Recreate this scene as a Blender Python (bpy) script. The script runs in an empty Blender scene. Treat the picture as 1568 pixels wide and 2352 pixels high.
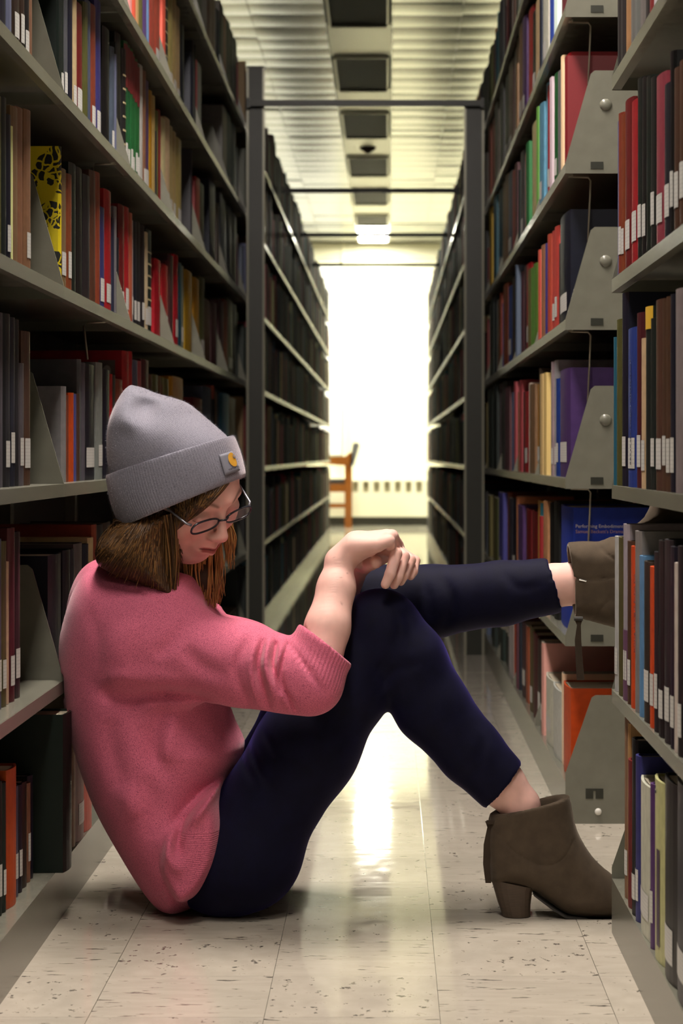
import bpy, bmesh, math, random, time
import numpy as np
from mathutils import Vector, Matrix
T0 = time.time()
sc = bpy.context.scene
COL = sc.collection
# ------------------------------------------------------------------ camera
F, VX, VY, CH = 5100.0, 890.0, 1045.0, 0.731      # focal length (px), vanishing point (px), eye height (m)
cam_d = bpy.data.cameras.new('camera'); cam = bpy.data.objects.new('camera', cam_d); COL.objects.link(cam)
cam.location = (0, 0, CH); cam.rotation_euler = (math.pi/2, 0, 0)
cam_d.sensor_fit = 'VERTICAL'; cam_d.sensor_height = 36; cam_d.sensor_width = 24
cam_d.lens = 36*F/2352
cam_d.shift_x = -(VX-784)/2352; cam_d.shift_y = -(1176-VY)/2352
cam_d.dof.use_dof = True; cam_d.dof.focus_distance = 3.5; cam_d.dof.aperture_fstop = 9.0
cam_d.clip_start = .05; cam_d.clip_end = 200
sc.camera = cam
# ------------------------------------------------------------------ world + exposure
w = bpy.data.worlds.new('world'); sc.world = w; w.use_nodes = True
w.node_tree.nodes['Background'].inputs[0].default_value = (.9, .95, .8, 1)
w.node_tree.nodes['Background'].inputs[1].default_value = .006
sc.view_settings.view_transform = 'Standard'; sc.view_settings.look = 'None'
sc.view_settings.gamma = 1; sc.view_settings.use_curve_mapping = False
sc.view_settings.exposure = 0.0
# lamp strengths (the ceiling fixtures built below); colour of the tubes
TUBE = (1.0, .97, .80)
TUBE_NEAR = (1.0, .91, .82)
E_FAR, E_NEAR = 112.0, (28.0, 50.0, 108.0)      # far end; near fixtures from the front of the room to beyond the reader

def P(px, py, Y): return Vector(((px-VX)/F*Y, Y, CH-(py-VY)/F*Y))

# ------------------------------------------------------------------ materials
MATS = {}
def srgb(r, g, b):
    f = lambda c: ((c/255+.055)/1.055)**2.4 if c > 10.3 else c/255/12.92
    return (f(r), f(g), f(b))
def mat(name, col=(.5,.5,.5), rough=.5, metal=0, var=0, vscale=40, bump=0, bscale=200, spec=.5, sheen=0, sheencol=(1,1,1), coat=0,
        objcol=False, attr=None, stretch=None, emit=None, estr=0, dark=None, dscale=None, coords='Object', alpha=None, trans=0, sheenr=.4, sss=0, dlo=.45, dhi=.6):
    if name in MATS: return MATS[name]
    m = bpy.data.materials.new(name); m.use_nodes = True; nt = m.node_tree; N = nt.nodes; L = nt.links
    b = N['Principled BSDF']
    b.inputs['Roughness'].default_value = rough; b.inputs['Metallic'].default_value = metal
    b.inputs['Specular IOR Level'].default_value = spec
    b.inputs['Base Color'].default_value = (*col, 1)
    if sheen: b.inputs['Sheen Weight'].default_value = sheen; b.inputs['Sheen Tint'].default_value = (*sheencol, 1); b.inputs['Sheen Roughness'].default_value = sheenr
    if coat: b.inputs['Coat Weight'].default_value = coat; b.inputs['Coat Roughness'].default_value = .12
    if trans: b.inputs['Transmission Weight'].default_value = trans
    if alpha is not None: b.inputs['Alpha'].default_value = alpha
    if sss:
        b.inputs['Subsurface Weight'].default_value = sss; b.inputs['Subsurface Radius'].default_value = (1, .35, .2); b.inputs['Subsurface Scale'].default_value = .006
    if emit: b.inputs['Emission Color'].default_value = (*emit, 1); b.inputs['Emission Strength'].default_value = estr
    src = None
    if objcol: o = N.new('ShaderNodeObjectInfo'); src = o.outputs['Color']
    if attr: o = N.new('ShaderNodeAttribute'); o.attribute_name = attr; src = o.outputs['Color']
    tc = N.new('ShaderNodeTexCoord'); vec = tc.outputs[coords]
    if stretch:
        mp = N.new('ShaderNodeMapping'); mp.inputs['Scale'].default_value = stretch; L.new(vec, mp.inputs[0]); vec = mp.outputs[0]
    def mixcol(a, fac, bcol):
        x = N.new('ShaderNodeMix'); x.data_type = 'RGBA'
        if hasattr(a, 'node'): L.new(a, x.inputs[6])
        else: x.inputs[6].default_value = (*a, 1)
        if hasattr(bcol, 'node'): L.new(bcol, x.inputs[7])
        else: x.inputs[7].default_value = (*bcol, 1)
        L.new(fac, x.inputs[0]); return x.outputs[2]
    cur = src if src is not None else col
    if var:
        n = N.new('ShaderNodeTexNoise'); n.inputs['Scale'].default_value = vscale; n.inputs['Detail'].default_value = 4
        L.new(vec, n.inputs['Vector'])
        r = N.new('ShaderNodeMapRange'); r.inputs[1].default_value = .3; r.inputs[2].default_value = .7; r.inputs[3].default_value = 1-var; r.inputs[4].default_value = 1+var
        L.new(n.outputs[0], r.inputs[0])
        hsv = N.new('ShaderNodeHueSaturation')
        if hasattr(cur, 'node'): L.new(cur, hsv.inputs['Color'])
        else: hsv.inputs['Color'].default_value = (*cur, 1)
        L.new(r.outputs[0], hsv.inputs['Value']); cur = hsv.outputs[0]
    if dark:
        n = N.new('ShaderNodeTexNoise'); n.inputs['Scale'].default_value = dscale or 60; n.inputs['Detail'].default_value = 3
        L.new(vec, n.inputs['Vector'])
        r = N.new('ShaderNodeMapRange'); r.inputs[1].default_value = dlo; r.inputs[2].default_value = dhi; r.inputs[3].default_value = 0; r.inputs[4].default_value = 1
        L.new(n.outputs[0], r.inputs[0]); cur = mixcol(cur, r.outputs[0], dark)
    if hasattr(cur, 'node'): L.new(cur, b.inputs['Base Color'])
    if bump:
        n = N.new('ShaderNodeTexNoise'); n.inputs['Scale'].default_value = bscale; n.inputs['Detail'].default_value = 3
        L.new(vec, n.inputs['Vector'])
        bp = N.new('ShaderNodeBump'); bp.inputs['Strength'].default_value = bump; bp.inputs['Distance'].default_value = .002
        L.new(n.outputs[0], bp.inputs['Height']); L.new(bp.outputs[0], b.inputs['Normal'])
    MATS[name] = m
    return m
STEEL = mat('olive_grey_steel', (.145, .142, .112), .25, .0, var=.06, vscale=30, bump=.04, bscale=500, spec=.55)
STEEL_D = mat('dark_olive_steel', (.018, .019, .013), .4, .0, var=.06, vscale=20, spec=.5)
SHADE_M = mat('shade_sheet_dark', (.035, .035, .03), .6)  # dark colour standing for the shade behind the books
WHITE = mat('white_paper', (.62, .60, .55), .6, var=.05)
# ------------------------------------------------------------------ mesh helpers
def link(o, parent=None):
    COL.objects.link(o)
    if parent is not None: o.parent = parent
    return o
def newmesh(name, verts, faces, m=None, smooth=False):
    me = bpy.data.meshes.new(name); me.from_pydata([tuple(v) for v in verts], [], faces)
    if m: me.materials.append(m)
    if smooth: me.polygons.foreach_set('use_smooth', [True]*len(me.polygons))
    me.update(); return me
def obj(name, me, parent=None, loc=None, rot=None):
    o = bpy.data.objects.new(name, me)
    if loc is not None: o.location = loc
    if rot is not None: o.rotation_euler = rot
    return link(o, parent)
def tag(o, label, cat, group=None, kind=None):
    o['label'] = label; o['category'] = cat
    if group: o['group'] = group
    if kind: o['kind'] = kind
    return o
def struct(o): o['kind'] = 'structure'; return o
class MB:
    def __init__(s): s.v = []; s.f = []
    def box(s, a, b):
        x0,y0,z0 = a; x1,y1,z1 = b; n = len(s.v)
        s.v += [(x0,y0,z0),(x1,y0,z0),(x1,y1,z0),(x0,y1,z0),(x0,y0,z1),(x1,y0,z1),(x1,y1,z1),(x0,y1,z1)]
        s.f += [tuple(n+i for i in q) for q in ((3,2,1,0),(4,5,6,7),(0,1,5,4),(1,2,6,5),(2,3,7,6),(3,0,4,7))]; return s
    def prism(s, poly, a0, a1, ax='y'):            # poly in the two other axes, counter-clockwise any
        n = len(s.v); k = len(poly)
        for a in (a0, a1):
            for (p, q) in poly:
                s.v.append((p, a, q) if ax == 'y' else (p, q, a) if ax == 'z' else (a, p, q))
        s.f.append(tuple(n+i for i in range(k))); s.f.append(tuple(n+k+i for i in reversed(range(k))))
        for i in range(k): j = (i+1) % k; s.f.append((n+j, n+i, n+k+i, n+k+j))
        return s
    def tube(s, pts, r, seg=8, cap=True):
        pts = [Vector(p) for p in pts]; rr = r if hasattr(r, '__len__') else [r]*len(pts); n0 = len(s.v)
        up = Vector((0,0,1))
        for i, p in enumerate(pts):
            d = (pts[min(i+1, len(pts)-1)]-pts[max(i-1, 0)])
            d = d.normalized() if d.length > 1e-9 else Vector((0,0,1))
            u = d.cross(up)
            if u.length < .05: u = d.cross(Vector((1,0,0)))
            u.normalize(); w_ = u.cross(d)
            for k in range(seg):
                a = 2*math.pi*k/seg; s.v.append(tuple(p+(u*math.cos(a)+w_*math.sin(a))*rr[i]))
        for i in range(len(pts)-1):
            for k in range(seg):
                a = n0+i*seg+k; b = n0+i*seg+(k+1) % seg; s.f.append((a, b, b+seg, a+seg))
        if cap:
            s.f.append(tuple(n0+k for k in reversed(range(seg)))); m_ = n0+(len(pts)-1)*seg; s.f.append(tuple(m_+k for k in range(seg)))
        return s
    def rings(s, rs, cap0=True, cap1=True):
        n0 = len(s.v); k = len(rs[0])
        for r in rs: s.v += [tuple(p) for p in r]
        for i in range(len(rs)-1):
            for j in range(k):
                a = n0+i*k+j; b = n0+i*k+(j+1) % k; s.f.append((a, b, b+k, a+k))
        if cap0: s.f.append(tuple(n0+j for j in reversed(range(k))))
        if cap1: s.f.append(tuple(n0+(len(rs)-1)*k+j for j in range(k)))
        return s
    def dome(s, c, r, axis=1, sign=-1, h=None, seg=12):
        h = h or r*.6; rings = []
        for i in range(4):
            a = math.pi/2*i/4; rr = r*math.cos(a); z = h*math.sin(a); ring = []
            for k in range(seg):
                t = 2*math.pi*k/seg; q = [0, 0, 0]; o = [x for x in range(3) if x != axis]
                q[o[0]] = rr*math.cos(t); q[o[1]] = rr*math.sin(t); q[axis] = sign*z
                ring.append((c[0]+q[0], c[1]+q[1], c[2]+q[2]))
            rings.append(ring)
        return s.rings(rings)
    def mesh(s, name, m=None, smooth=False, fix=True):
        me = newmesh(name, s.v, s.f, m, smooth)
        if fix:
            bm = bmesh.new(); bm.from_mesh(me); bmesh.ops.recalc_face_normals(bm, faces=bm.faces); bm.to_mesh(me); bm.free()
        return me
    def obj(s, name, m=None, parent=None, smooth=False, loc=None, rot=None): return obj(name, s.mesh(name, m, smooth), parent, loc, rot)
def bevel(o, w_=.002, seg=1):
    md = o.modifiers.new('bevel', 'BEVEL'); md.width = w_; md.segments = seg; md.limit_method = 'ANGLE'; return o
# ================================================================== the room
XL, XR = -.515, .352                 # fronts of the shelving on either side of the aisle
BAY = .914
YWALL, ZC = 23.3, 2.95
TILE = .2286
CREAM = mat('cream_paint', (.72, .70, .52), .7, var=.02, vscale=3)
GREYW = mat('grey_wall_paint', (.30, .30, .26), .8)
def tile_mat(name, stretch):
    m = mat(name, srgb(186, 177, 163), .16, var=.05, vscale=3.0, stretch=None, spec=.6)
    nt = m.node_tree; N = nt.nodes; L = nt.links; b = N['Principled BSDF']
    tc = N.new('ShaderNodeTexCoord'); mp = N.new('ShaderNodeMapping'); mp.inputs['Scale'].default_value = stretch
    oi = N.new('ShaderNodeObjectInfo'); ad = N.new('ShaderNodeVectorMath'); ad.operation = 'SCALE'
    mu = N.new('ShaderNodeMath'); mu.operation = 'MULTIPLY'; mu.inputs[1].default_value = 37
    L.new(oi.outputs['Random'], mu.inputs[0])
    av = N.new('ShaderNodeVectorMath'); av.operation = 'ADD'
    L.new(tc.outputs['Object'], av.inputs[0]); L.new(mu.outputs[0], av.inputs[1]); L.new(av.outputs[0], mp.inputs[0])
    n = N.new('ShaderNodeTexNoise'); n.inputs['Scale'].default_value = 60; n.inputs['Detail'].default_value = 4; n.inputs['Roughness'].default_value = .62
    L.new(mp.outputs[0], n.inputs['Vector'])
    r = N.new('ShaderNodeMapRange'); r.inputs[1].default_value = .61; r.inputs[2].default_value = .67; r.inputs[3].default_value = 0; r.inputs[4].default_value = .9
    L.new(n.outputs[0], r.inputs[0])
    n2 = N.new('ShaderNodeTexNoise'); n2.inputs['Scale'].default_value = 30; n2.inputs['Detail'].default_value = 5
    L.new(mp.outputs[0], n2.inputs['Vector'])
    r2 = N.new('ShaderNodeMapRange'); r2.inputs[1].default_value = .35; r2.inputs[2].default_value = .65; r2.inputs[3].default_value = .93; r2.inputs[4].default_value = 1.05
    L.new(n2.outputs[0], r2.inputs[0])
    hs = N.new('ShaderNodeHueSaturation'); L.new(r2.outputs[0], hs.inputs['Value'])
    old = b.inputs['Base Color'].links[0].from_socket; L.new(old, hs.inputs['Color'])
    mx = N.new('ShaderNodeMix'); mx.data_type = 'RGBA'; L.new(hs.outputs[0], mx.inputs[6]); mx.inputs[7].default_value = (*srgb(82, 76, 70), 1)
    L.new(r.outputs[0], mx.inputs[0]); L.new(mx.outputs[2], b.inputs['Base Color'])
    rr = N.new('ShaderNodeMapRange'); rr.inputs[1].default_value = .3; rr.inputs[2].default_value = .7; rr.inputs[3].default_value = .03; rr.inputs[4].default_value = .075
    L.new(n2.outputs[0], rr.inputs[0]); L.new(rr.outputs[0], b.inputs['Roughness'])
    bp = N.new('ShaderNodeBump'); bp.inputs['Strength'].default_value = .03; bp.inputs['Distance'].default_value = .002
    nb = N.new('ShaderNodeTexNoise'); nb.inputs['Scale'].default_value = 14; L.new(tc.outputs['Object'], nb.inputs['Vector']); L.new(nb.outputs[0], bp.inputs['Height']); L.new(bp.outputs[0], b.inputs['Normal'])
    return m
TA = tile_mat('vinyl_tile_crosswise', (.35, 1.6, 1)); TB = tile_mat('vinyl_tile_flecked', (1.1, .8, 1))
SEAM = mat('tile_seam', (.10, .095, .08), .5)
# sheet of floor under and beyond the single tiles (seams by the material where the tiles are too far to tell apart)
FLOORM = mat('far_floor', srgb(186, 180, 160), .06, var=.05, vscale=4, spec=.6)
nt = FLOORM.node_tree; N = nt.nodes; L = nt.links; b_ = N['Principled BSDF']
br = N.new('ShaderNodeTexBrick'); br.offset = 0; br.inputs['Scale'].default_value = 1; br.inputs['Brick Width'].default_value = TILE; br.inputs['Row Height'].default_value = TILE
br.inputs['Mortar Size'].default_value = .0012; br.inputs['Color1'].default_value = (*srgb(188, 182, 162), 1); br.inputs['Color2'].default_value = (*srgb(180, 174, 154), 1); br.inputs['Mortar'].default_value = (.1, .095, .08, 1)
tc = N.new('ShaderNodeTexCoord'); mp = N.new('ShaderNodeMapping'); mp.inputs['Location'].default_value = (-.068, -3.344, 0)
L.new(tc.outputs['Object'], mp.inputs[0]); L.new(mp.outputs[0], br.inputs['Vector']); L.new(br.outputs[0], b_.inputs['Base Color'])
floor = MB().box((-3.2, -2.5, -.06), (3.2, YWALL, -.004)).obj('floor', FLOORM); struct(floor)
floor['label'] = 'pale beige vinyl tile floor of the library aisle, glossy with wax'
g = .00035
rng = random.Random(5)
tile_me = {}
for k, m in (('a', TA), ('b', TB)):
    me = MB().box((-TILE/2+g, -TILE/2+g, -.004), (TILE/2-g, TILE/2-g, 0)).mesh('vinyl_tile', m); tile_me[k] = me
for j in range(-4, 27):
    for i in range(-3, 4):
        xc = .068+TILE*(i+.5); yc = 3.344+TILE*(j+.5)
        if xc < XL-.12: continue
        if xc > XR+.1 and not (3.3 < yc < 4.5): continue
        o = obj('vinyl_tile', tile_me['a' if (i+j) % 2 == 0 else 'b'], floor, loc=(xc, yc, rng.uniform(-.00015, .00015)))
# far floor lifted to tile level where the tiles stop
fy = 3.344+TILE*27
fp = MB().box((-3.2, fy, -.004), (3.2, YWALL, 0)).obj('floor_sheet', FLOORM, floor)
fp2 = MB().box((-3.2, -2.5, -.004), (3.2, 3.344-TILE*4, 0)).obj('floor_sheet', FLOORM, floor)
for x0, x1 in ((-3.2, .068-TILE*3), (.068+TILE*4, 3.2)):
    MB().box((x0, 3.344-TILE*4, -.004), (x1, fy, 0)).obj('floor_sheet', FLOORM, floor)
# walls
struct(MB().box((-3.3, YWALL, 0), (3.3, YWALL+.15, ZC)).obj('wall_back', CREAM))
struct(MB().box((-3.35, -2.6, 0), (-3.2, YWALL, ZC)).obj('wall_left', GREYW))
struct(MB().box((3.2, -2.6, 0), (3.35, YWALL, ZC)).obj('wall_right', GREYW))
struct(MB().box((-3.35, -2.75, 0), (3.35, -2.6, ZC)).obj('wall_front', GREYW))
# pilaster edge and window blind at the left of the back wall
struct(MB().box((-.475, YWALL-.05, 0), (-.445, YWALL, ZC)).obj('trim_1', CREAM))
win = struct(MB().box((-1.9, YWALL-.012, .72), (-.48, YWALL, 2.70)).obj('window_1', mat('window_pane', (.55, .58, .55), .1)))
win['label'] = 'tall window covered by a white venetian blind'
BL = mat('blind_white', (.8, .8, .76), .6)
bl = tag(obj('venetian_blind', None), 'white venetian blind lowered over the window at the end of the aisle', 'blind')
bl.location = (-1.2, YWALL-.03, .72)
MB().box((-.7, -.02, 1.94), (.715, .012, 1.99)).obj('head_rail', BL, bl)
slat = MB().box((-.7, -.012, -.0006), (.715, .012, .0006)).mesh('slat', BL)
for k in range(64): obj('slat', slat, bl, loc=(0, 0, .03+k*.03), rot=(1.1, 0, 0))
# base band and upper beam on the back wall
struct(MB().box((-3.2, YWALL-.03, 2.78), (3.2, YWALL, 2.95)).obj('trim_2', mat('beam_paint', (.62, .60, .45), .7)))
# convector along the back wall
HT = mat('convector_enamel', (.70, .68, .52), .5)
hy = 23.0
cv = tag(obj('convector_heater', None), 'long cream convector heater with slotted grille under the bright back wall', 'heater'); cv.location = (0, hy, 0)
MB().box((-1.8, .0, .09), (1.8, YWALL-hy-.001, .345)).obj('cabinet', HT, cv)
MB().box((-1.8, .0, .455), (1.8, YWALL-hy-.001, .475)).obj('top', HT, cv)
MB().box((-1.8, .03, .345), (1.8, YWALL-hy-.001, .455)).obj('grille_recess', mat('grille_shadow', (.30, .27, .18), .7), cv)
sl = MB().box((-.025, .0, .345), (.025, .028, .455)).mesh('grille_bar', HT)
for k in range(30): obj('grille_bar', sl, cv, loc=(-1.6+k*.11, 0, 0))
MB().box((-1.8, .03, 0), (1.8, YWALL-hy-.001, .09)).obj('toe_kick', mat('toe_kick_dark', (.03, .03, .025), .5), cv)
# ceiling: a slab with separate glossy metal pans below it
ceil = struct(MB().box((-3.35, -2.75, ZC+.02), (3.35, YWALL+.1, ZC+.12)).obj('ceiling', mat('ceiling_plaster', (.45, .44, .38), .8)))
PAN = mat('metal_ceiling_pan', (.22, .217, .185), .26, .75, var=.08, vscale=2)
edges = [-1.42, -1.06, -.69, -.315, .02, .375, .73, 1.09]
rng = random.Random(11)
rowt = [rng.gauss(0, .012) for _ in range(60)]
pans = {}
FIX = [(11.62-1.15-2.07*0, 0)]
fix_y = [20.42-2.07*k for k in range(0, 11)]      # near edge of each 1.15 m fixture
def in_fix(y): return any(fy0-.03 < y < fy0+1.18 for fy0 in fix_y+[21.42-.0])
for ci in range(len(edges)-1):
    x0, x1 = edges[ci], edges[ci+1]
    strip = ci == 3
    if strip: continue
    pm = MB(); K = 6
    for q in range(K):        # each pan bows down a little
        ya, yb = -.1515+.303*q/K, -.1515+.303*(q+1)/K; za, zb = [-.005*(1-(t/.1515)**2) for t in (ya, yb)]
        n_ = len(pm.v); pm.v += [(x0+.0015, ya, za), (x1-.0015, ya, za), (x1-.0015, yb, zb), (x0+.0015, yb, zb)]; pm.f.append((n_+3, n_+2, n_+1, n_))
    pm.v += [(x0+.0015, -.1515, .01), (x1-.0015, -.1515, .01), (x1-.0015, .1515, .01), (x0+.0015, .1515, .01)]; n_ = len(pm.v); pm.f.append((n_-4, n_-3, n_-2, n_-1))
    me = newmesh('ceiling_pan', pm.v, pm.f, PAN); bm = bmesh.new(); bm.from_mesh(me); bmesh.ops.remove_doubles(bm, verts=bm.verts, dist=1e-5); bm.to_mesh(me); bm.free()
    me.polygons.foreach_set('use_smooth', [True]*len(me.polygons))
    for r in range(42):
        yc = 10.3+r*.305+.152
        if yc > 23.2: continue
        o = obj('ceiling_pan', me, ceil, loc=(0, yc, ZC+rng.uniform(-.001, .001)), rot=(rowt[r]+rng.gauss(0, .003), rng.gauss(0, .003), 0))
MB().box((-3.2, -2.6, ZC), (3.2, 10.28, ZC+.012)).obj('ceiling_sheet', PAN, ceil)
MB().box((-3.2, 10.28, ZC), (edges[0]-.003, YWALL, ZC+.012)).obj('ceiling_sheet', PAN, ceil)
MB().box((edges[-1]+.003, 10.28, ZC), (3.2, YWALL, ZC+.012)).obj('ceiling_sheet', PAN, ceil)
# light fixtures down the middle strip
FRAME = mat('fixture_frame', (.70, .68, .56), .35, .3)
DIFF_OFF = mat('fixture_diffuser_off', (.035, .031, .024), .7, spec=.2)
DIFF_FAR = mat('fixture_diffuser_lit', (.9, .9, .8), .5, emit=TUBE, estr=E_FAR)
DIFF_NEAR = [mat('fixture_diffuser_lit_warm_%d' % k, (.9, .9, .8), .5, emit=TUBE_NEAR, estr=e) for k, e in enumerate(E_NEAR)]
STRIP = mat('ceiling_strip', (.72, .70, .58), .35, .3)
def fixture(x, y, dm, label, length=1.15):
    t = tag(obj('ceiling_light', None), label, 'light', 'ceiling lights along the aisle'); t.location = (x, y, ZC)
    fr = MB(); wd = .1525; fw = .009
    fr.box((-wd, 0, -.018), (-wd+fw, length, .01)); fr.box((wd-fw, 0, -.018), (wd, length, .01))
    fr.box((-wd+fw, 0, -.018), (wd-fw, fw, .01)); fr.box((-wd+fw, length-fw, -.018), (wd-fw, length, .01))
    fr.obj('frame', FRAME, t)
    MB().box((-wd+fw, fw, -.006), (wd-fw, length-fw, .008)).obj('diffuser', dm, t)
    return t
XS = (-.315+.02)/2
ordn = ['nearest', 'second', 'third', 'fourth', 'fifth', 'sixth', 'seventh', 'eighth', 'ninth', 'tenth', 'eleventh', 'twelfth', 'thirteenth', 'fourteenth', 'fifteenth', 'sixteenth', 'seventeenth', 'eighteenth', 'nineteenth', 'twentieth', 'twenty-first', 'twenty-second', 'twenty-third', 'twenty-fourth', 'twenty-fifth', 'twenty-sixth', 'twenty-seventh', 'twenty-eighth', 'twenty-ninth', 'thirtieth']
ordn += ['number %d' % k for k in range(31, 80)]
offs = [20.42, 18.45, 16.45, 14.33, 12.33, 10.3]
for k, y in enumerate(reversed(offs)):
    fixture(XS, y, DIFF_OFF, 'unlit dark ceiling light in the pale strip, %s from the front' % ordn[k], .95 if y > 20 else 1.15)
fixture(XS, 21.42, DIFF_FAR, 'brightly lit ceiling light over the far end of the aisle', 1.55)
# strip plates between the fixtures
yy = 10.28; segs = []
for y, ln in sorted([(v, .95 if v > 20 else 1.15) for v in offs]+[(21.42, 1.55)]):
    segs.append((yy, y)); yy = y+ln
segs.append((yy, YWALL))
for a, b in segs:
    if b-a > .005: MB().box((edges[3]+.002, a, ZC), (edges[4]-.002, b, ZC+.012)).obj('ceiling_strip_plate', STRIP, ceil)
sd = tag(obj('smoke_detector', None), 'small dark round detector on the ceiling between two unlit lights', 'detector'); sd.location = (XS+.005, 16.02, ZC)
MB().dome((0, 0, 0), .062, axis=2, sign=-1, h=.035, seg=20).obj('housing', mat('detector_brown', (.10, .06, .045), .5), sd, smooth=True)
MB().dome((0, 0, -.03), .028, axis=2, sign=-1, h=.016, seg=14).obj('sensor_cap', mat('detector_brown2', (.07, .045, .035), .5), sd, smooth=True)
for x in (-1.75, 1.45): fixture(x, 21.42, DIFF_FAR, 'lit ceiling light over the cross aisle, %s of the aisle opening' % ('left' if x < 0 else 'right'), 1.55)
NEAR_Y = [3.25, 1.15, -.95]
for k, y in enumerate(reversed(NEAR_Y)):
    fixture(XS+.0, y, DIFF_NEAR[k], 'lit ceiling light above the seated reader, %s from the front' % ordn[k])
# ================================================================== shelving
ZS = [.083, .373, .685, 1.0, 1.31, 1.62, 1.93, 2.24]     # tops of the shelves (0 = base)
DEP = .235
br_poly = [(0, -.021), (0, 0), (-.05, .176), (-.058, .183), (-DEP, .183), (-DEP, -.021)]
def bracket_mesh(y0, sgn):
    b = MB(); b.prism(br_poly, y0, y0+.0016)
    return b.mesh('bracket', STEEL)
BR0 = bracket_mesh(0, -1); BR1 = bracket_mesh(BAY-.0016, 1)
RIV = MB().dome((-.08, 0, .115), .0125, axis=1, sign=-1, h=.006, seg=14).mesh('rivet', STEEL, True)
SLOT = MB().box((-.075, -.0012, -.012), (-.05, .0, .002)).mesh('slot', STEEL_D)
def shelf_mesh(gp=.0022):
    m = MB(); y0, y1 = gp, BAY-gp
    prof = [(0, -.0205), (0, -.001), (-.0012, 0), (-DEP, 0), (-DEP, -.0018), (-.0022, -.0018), (-.0022, -.0185), (-.012, -.0185), (-.012, -.0205)]
    # split the profile into convex pieces: deck, lip, return
    m.box((-DEP, y0, -.002), (-.0015, y1, 0)); m.box((-.0018, y0, -.0205), (0, y1, -.0004)); m.box((-.014, y0, -.0205), (-.0018, y1, -.019))
    return m.mesh('shelf', STEEL)
SHELF = shelf_mesh()
SHELF_FAR = shelf_mesh(.010)
def base_mesh():
    m = MB(); y0, y1 = .0022, BAY-.0022
    m.box((-DEP-.02, y0, .079), (-.0005, y1, .083)); m.box((-.002, y0, 0), (0, y1, .0832)); return m.mesh('base_shelf', STEEL)
BASE = base_mesh()
bb_poly = [(0, 0), (0, .10), (-.052, .25), (-.06, .255), (-DEP, .255), (-DEP, 0)]
BB0 = MB().prism(bb_poly, 0, .0018).mesh('base_bracket', STEEL); BB1 = MB().prism(bb_poly, BAY-.0018, BAY).mesh('base_bracket', STEEL)
HTOP = 2.29
UPR = MB().box((-DEP-.055, .001, 0), (-DEP-.002, .02, HTOP)).mesh('upright', STEEL)
SHADE_ME = MB().box((-DEP-.03, .021, .09), (-DEP-.026, BAY-.021, HTOP-.02)).mesh('shade_sheet', SHADE_M)  # added dark sheet, stands in for the shaded depth behind the books
TOP = MB().box((-DEP-.055, .02, HTOP-.03), (-.10, BAY-.02, HTOP-.026)).mesh('top_tie', STEEL)
def bay(side, y, label, detail=2, back=True, first=False, last=False):
    """one bay of steel shelving; y = near end; side 'L' faces +x, 'R' faces -x"""
    t = tag(obj('bookcase', None), label, 'bookcase', 'steel library shelving bays')
    if side == 'L': t.location = (XL, y, 0); near, far = (BR0, BB0), (BR1, BB1)
    else: t.location = (.343 if y < 3 else XR, y+BAY, 0); t.rotation_euler = (0, 0, math.pi); near, far = (BR1, BB1), (BR0, BB0)
    obj('base_shelf', BASE, t)
    obj('base_bracket', near[1], t); obj('base_bracket', far[1], t)
    obj('upright', UPR, t)
    obj('upright', UPR, t, loc=(0, BAY-.021, 0))
    if back: obj('shade_sheet', SHADE_ME, t)
    obj('top_tie', TOP, t)
    for z in ZS[1:7]:
        s = obj('shelf', SHELF if detail else SHELF_FAR, t, loc=(0, 0, z))
        if detail: obj('bracket', near[0], s); obj('bracket', far[0], s)
        if detail == 3:
            for me, nm in ((RIV, 'rivet'), (SLOT, 'slot')):
                o = obj(nm, me, s)
                if side == 'R': o.location = (0, BAY, 0); o.scale = (1, -1, 1)
    if detail == 3:
        bbn = MB().dome((-.065, 0, .024), .007, axis=1, sign=-1, h=.004, seg=12).mesh('rivet', WHITE, True)
        o = obj('rivet', bbn, t, loc=(0, BAY, 0) if side == 'R' else (0, 0, 0)); o.scale = (1, -1, 1) if side == 'R' else (1, 1, 1)
        hk = MB().box((-.055, -.001, .05), (-.04, 0, .065)).box((-.075, -.001, .05), (-.06, 0, .065)).box((-.075, -.001, .065), (-.04, 0, .07)).mesh('hook_slot', STEEL_D)
        o = obj('hook_slot', hk, t, loc=(0, BAY, 0) if side == 'R' else (0, 0, 0)); o.scale = (1, -1, 1) if side == 'R' else (1, 1, 1)
    return t
LB = [3.535+BAY*k for k in range(-1, 5)]            # near ends of the left bays (first is cut by the frame)
RB = [4.40+BAY*k for k in range(4)]
RN = [3.40-BAY]
for k, y in enumerate(LB): bay('L', y, 'olive-grey steel bookcase bay, %s from the front, left side of the aisle' % ordn[k], 2)
for k, y in enumerate(RB): bay('R', y, 'olive-grey steel bookcase bay, %s behind the gap, right side of the aisle' % ordn[k].replace('nearest', 'first'), 3 if k == 0 else 2)
bay('R', RN[0], 'olive-grey steel bookcase bay cut by the right edge, in front of the boots', 2, back=False)
FARN = 13
FL = [8.17+BAY*k for k in range(FARN)]
for k, y in enumerate(FL):
    bay('L', y, 'dim far steel bookcase bay, %s beyond the post, left side' % ordn[k].replace('nearest', 'first'), 0)
    bay('R', y, 'dim far steel bookcase bay, %s beyond the post, right side' % ordn[k].replace('nearest', 'first'), 0)
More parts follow.
